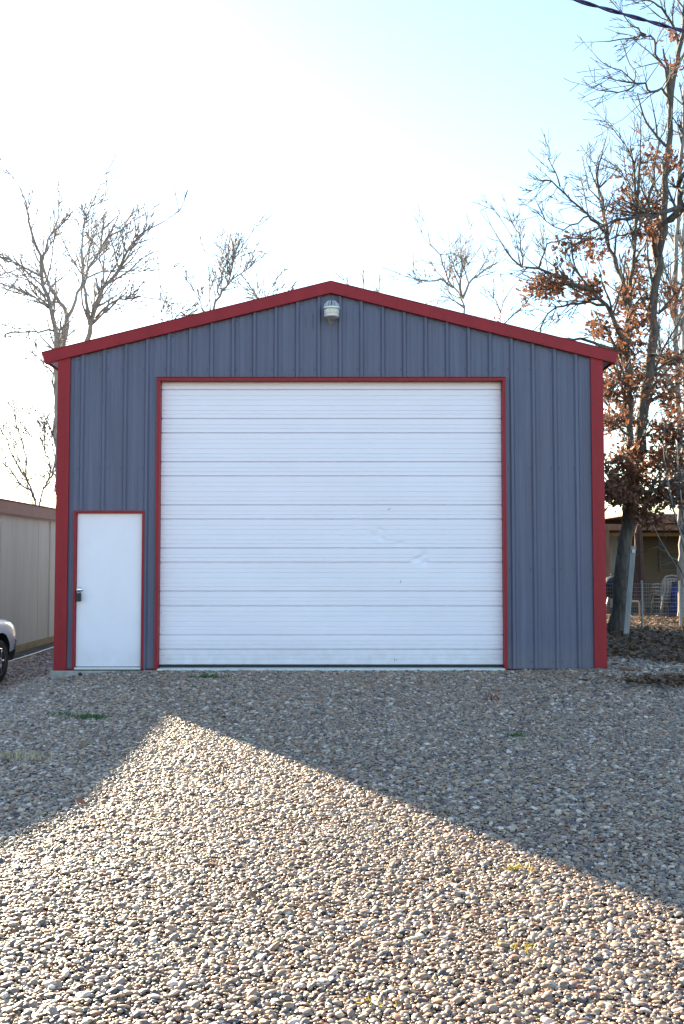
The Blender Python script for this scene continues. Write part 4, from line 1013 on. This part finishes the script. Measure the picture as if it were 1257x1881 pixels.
    L = ng.links; L.new(gi.outputs[0], ip.inputs['Points']); L.new(ci.outputs[0], ip.inputs['Instance']); L.new(named('peb_idx', 'INT'), ip.inputs['Instance Index'])
    L.new(named('peb_rot', 'FLOAT_VECTOR'), er.inputs[0]); L.new(er.outputs[0], ip.inputs['Rotation']); L.new(named('peb_scale', 'FLOAT_VECTOR'), ip.inputs['Scale']); L.new(ip.outputs[0], go.inputs[0])
    md = o.modifiers.new('scatter', 'NODES'); md.node_group = ng
    print('pebbles', N)
gravel()

# ------------------------------------------------------------------ leaf litter, weeds, twigs
def litter():
    r = random.Random(77)
    def leafquad(mb, x, y, z, s):
        a = r.uniform(0, 6.28); ca, sa = math.cos(a), math.sin(a); t1, t2 = r.gauss(0, .35), r.gauss(0, .35); cu = r.uniform(.1, .45)
        out = [(0, -.5), (.2, -.28), (.13, -.1), (.3, .08), (.16, .24), (.18, .38), (0, .5), (-.18, .38), (-.16, .24), (-.3, .08), (-.13, -.1), (-.2, -.28)]
        vv = []
        for u, v in out:
            X, Y = u*s, v*s; zz = z + X*t1 + Y*t2 + cu*abs(u)*s + .25*cu*v*v*s
            vv.append((x + X*ca - Y*sa, y + X*sa + Y*ca, zz))
        mb.add(vv, [(0, 1, 2, 3, 4, 5, 6), (0, 6, 7, 8, 9, 10, 11)])
    mb = MB()
    for _ in range(12500):
        x = r.uniform(3.75, 9.0); y = 0.2 + 11.5 * r.random() ** 1.35
        edge = 0.9 + .9 * max(0, 4.9 - x) - .25 * max(0, x - 5.5) + .35 * math.sin(2.2*x)
        if y < edge - .4 and r.random() > .05: continue
        if y < edge and r.random() > .35: continue
        leafquad(mb, x, y, gz(x, y) + r.uniform(.0, .07), r.uniform(.06, .12))
    tag(mb.build('leaf_litter', M['litter']), 'carpet of fallen brown oak leaves between the garage and the house', 'leaf litter', kind='stuff')
    c = at(1245, 1283, D - 2.0); cx, cy = c.x + .25, -1.35
    mb = MB()
    for _ in range(750):
        x, y = cx + r.gauss(0, .45), cy + r.gauss(0, .26)
        h = .10 * math.exp(-((x - cx)/.5)**2 - ((y - cy)/.3)**2)
        leafquad(mb, x, y, gz(x, y) + .012 + h * r.random(), r.uniform(.05, .11))
    tag(mb.build('fallen_leaves', M['litter']), 'small drift of dead leaves on the gravel at the right edge', 'leaf drift', kind='stuff')
    mb = MB()
    for _ in range(120):
        x, y = r.uniform(-4.4, 4.6), r.uniform(-9.2, -.3)
        leafquad(mb, x, y, gz(x, y) + .018, r.uniform(.035, .06))
    tag(mb.build('scattered_leaves', M['litter']), 'odd dead leaves strewn over the gravel', 'leaves', kind='stuff')
    # fallen sticks in the drift
    def stick(px0, py0, px1, py1, rad, label):
        def g(px, py):
            d = 1.0
            for _ in range(30):
                p = at(px, py, d)
                e_ = p.z - gz(p.x, p.y)
                if e_ < 0: break
                d += max(.02, e_ * 3)
            return at(px, py, d)
        a, b = g(px0, py0), g(px1, py1); m_ = a.lerp(b, .5) + Vector((.02, .03, .015)); s = MB()
        a.z = gz(a.x, a.y) + .03; b.z = gz(b.x, b.y) + .05; m_.z = (a.z + b.z)/2 + .01
        s.tube(catmull([a, m_, b], .08), [rad * (1 - .05 * i) for i in range(len(catmull([a, m_, b], .08)))], 6)
        tag(s.build('fallen_stick', M['bark'], smooth=True), label, 'stick', 'sticks lying on the gravel')
    stick(1148, 1268, 1202, 1267, .012, 'thin dark stick lying flat on the gravel near the leaf drift')
    stick(1216, 1262, 1230, 1293, .022, 'thick grey stick pointing out of the leaf drift')
    # a slab of dark broken timber near the right corner
    p = at(1158, 1226, 12.9); s = MB(); s.box((-.14, -.035, 0), (.14, .035, .035)); o = s.build('timber_scrap', M['wood_brown'], bevel=.012)
    o.location = (p.x, p.y, gz(p.x, p.y) + .012); o.rotation_euler = (.04, .06, R(-12)); tag(o, 'dark broken timber scrap on the gravel near the right garage corner', 'timber scrap')
    def tuft(px, py, n, h, sp, mat, label, sy=.5):
        d = 2.5
        while d < 30:
            p = at(px, py, d)
            if p.z < gz(p.x, p.y): break
            d += .03
        mb = MB(); mb.v.append((0, 0, -.004))
        for _ in range(n):
            x, y = r.gauss(0, sp), r.gauss(0, sp * sy); hh = h * r.uniform(.5, 1.2); lx, ly = r.gauss(0, .5) * hh, r.gauss(0, .5) * hh; w = r.uniform(.003, .007)
            a = r.uniform(0, 3.14); dx, dy = math.cos(a) * w, math.sin(a) * w
            mb.add([(x - dx, y - dy, 0), (x + dx, y + dy, 0), (x + lx*.4 + dx*.8, y + ly*.4 + dy*.8, hh*.6), (x + lx*.4 - dx*.8, y + ly*.4 - dy*.8, hh*.6), (x + lx, y + ly, hh)], [(0, 1, 2, 3), (3, 2, 4)]); k_ = len(mb.v); mb.f.append((0, k_ - 5, k_ - 4)); mb.m.append(0)
        o = mb.build('weed_tuft', mat); o.location = (p.x, p.y, gz(p.x, p.y) + .005); tag(o, label, 'weed', 'weeds growing through the gravel')
    tuft(165, 1320, 150, .045, .10, M['weed'], 'low green weed in the shaded gravel left of the sunlit patch')
    tuft(115, 1315, 50, .04, .05, M['weed'], 'tiny green weed sprig left of the low green weed')
    tuft(383, 1246, 170, .05, .11, M['weed'], 'dark green weed just before the big white door')
    tuft(908, 1288, 22, .09, .04, M['weed_red'], 'reddish dry weed in the shaded gravel before the right door jamb')
    tuft(945, 1597, 26, .028, .05, M['weed_yellow'], 'yellow green sprig in sunlit gravel along the shadow edge')
    tuft(952, 1748, 20, .022, .04, M['weed_yellow'], 'small yellow sprig in the sunlit gravel near the bottom right')
    tuft(690, 1848, 16, .022, .035, M['weed_yellow'], 'small yellow sprig in the sunlit gravel at the bottom middle')
    tuft(22, 1395, 200, .05, .16, M['dry'], 'pale dry grass clump in the shaded gravel at the left edge')
    tuft(948, 1355, 80, .03, .06, M['weed'], 'flat dark weed in the middle of the shaded gravel')
    p = at(163, 1476, 6.2)
    s = MB(); leafquad(s, 0, 0, 0, .075); o = s.build('oak_leaf', M['leaf']); o.location = (-1.70, -6.95, gz(-1.70, -6.95) + .022)
    tag(o, 'single rust red leaf lying on the shaded gravel at the left', 'leaf')
    # a dark stone on the slab edge before the walk door
    bm = bmesh.new(); bmesh.ops.create_icosphere(bm, subdivisions=2, radius=.028)
    for v in bm.verts: v.co *= 1 + .15 * math.sin(40*v.co.x + 60*v.co.z); v.co.z *= .75
    me = bpy.data.meshes.new('stone'); bm.to_mesh(me); bm.free(); me.materials.append(M['rubber'])
    p = at(147, 1236, D - .12); o = bpy.data.objects.new('stone', me); COL.objects.link(o); o.location = (p.x, p.y, gz(p.x, p.y) + .03); tag(o, 'single dark stone on the gravel before the white walk door', 'stone')
litter()
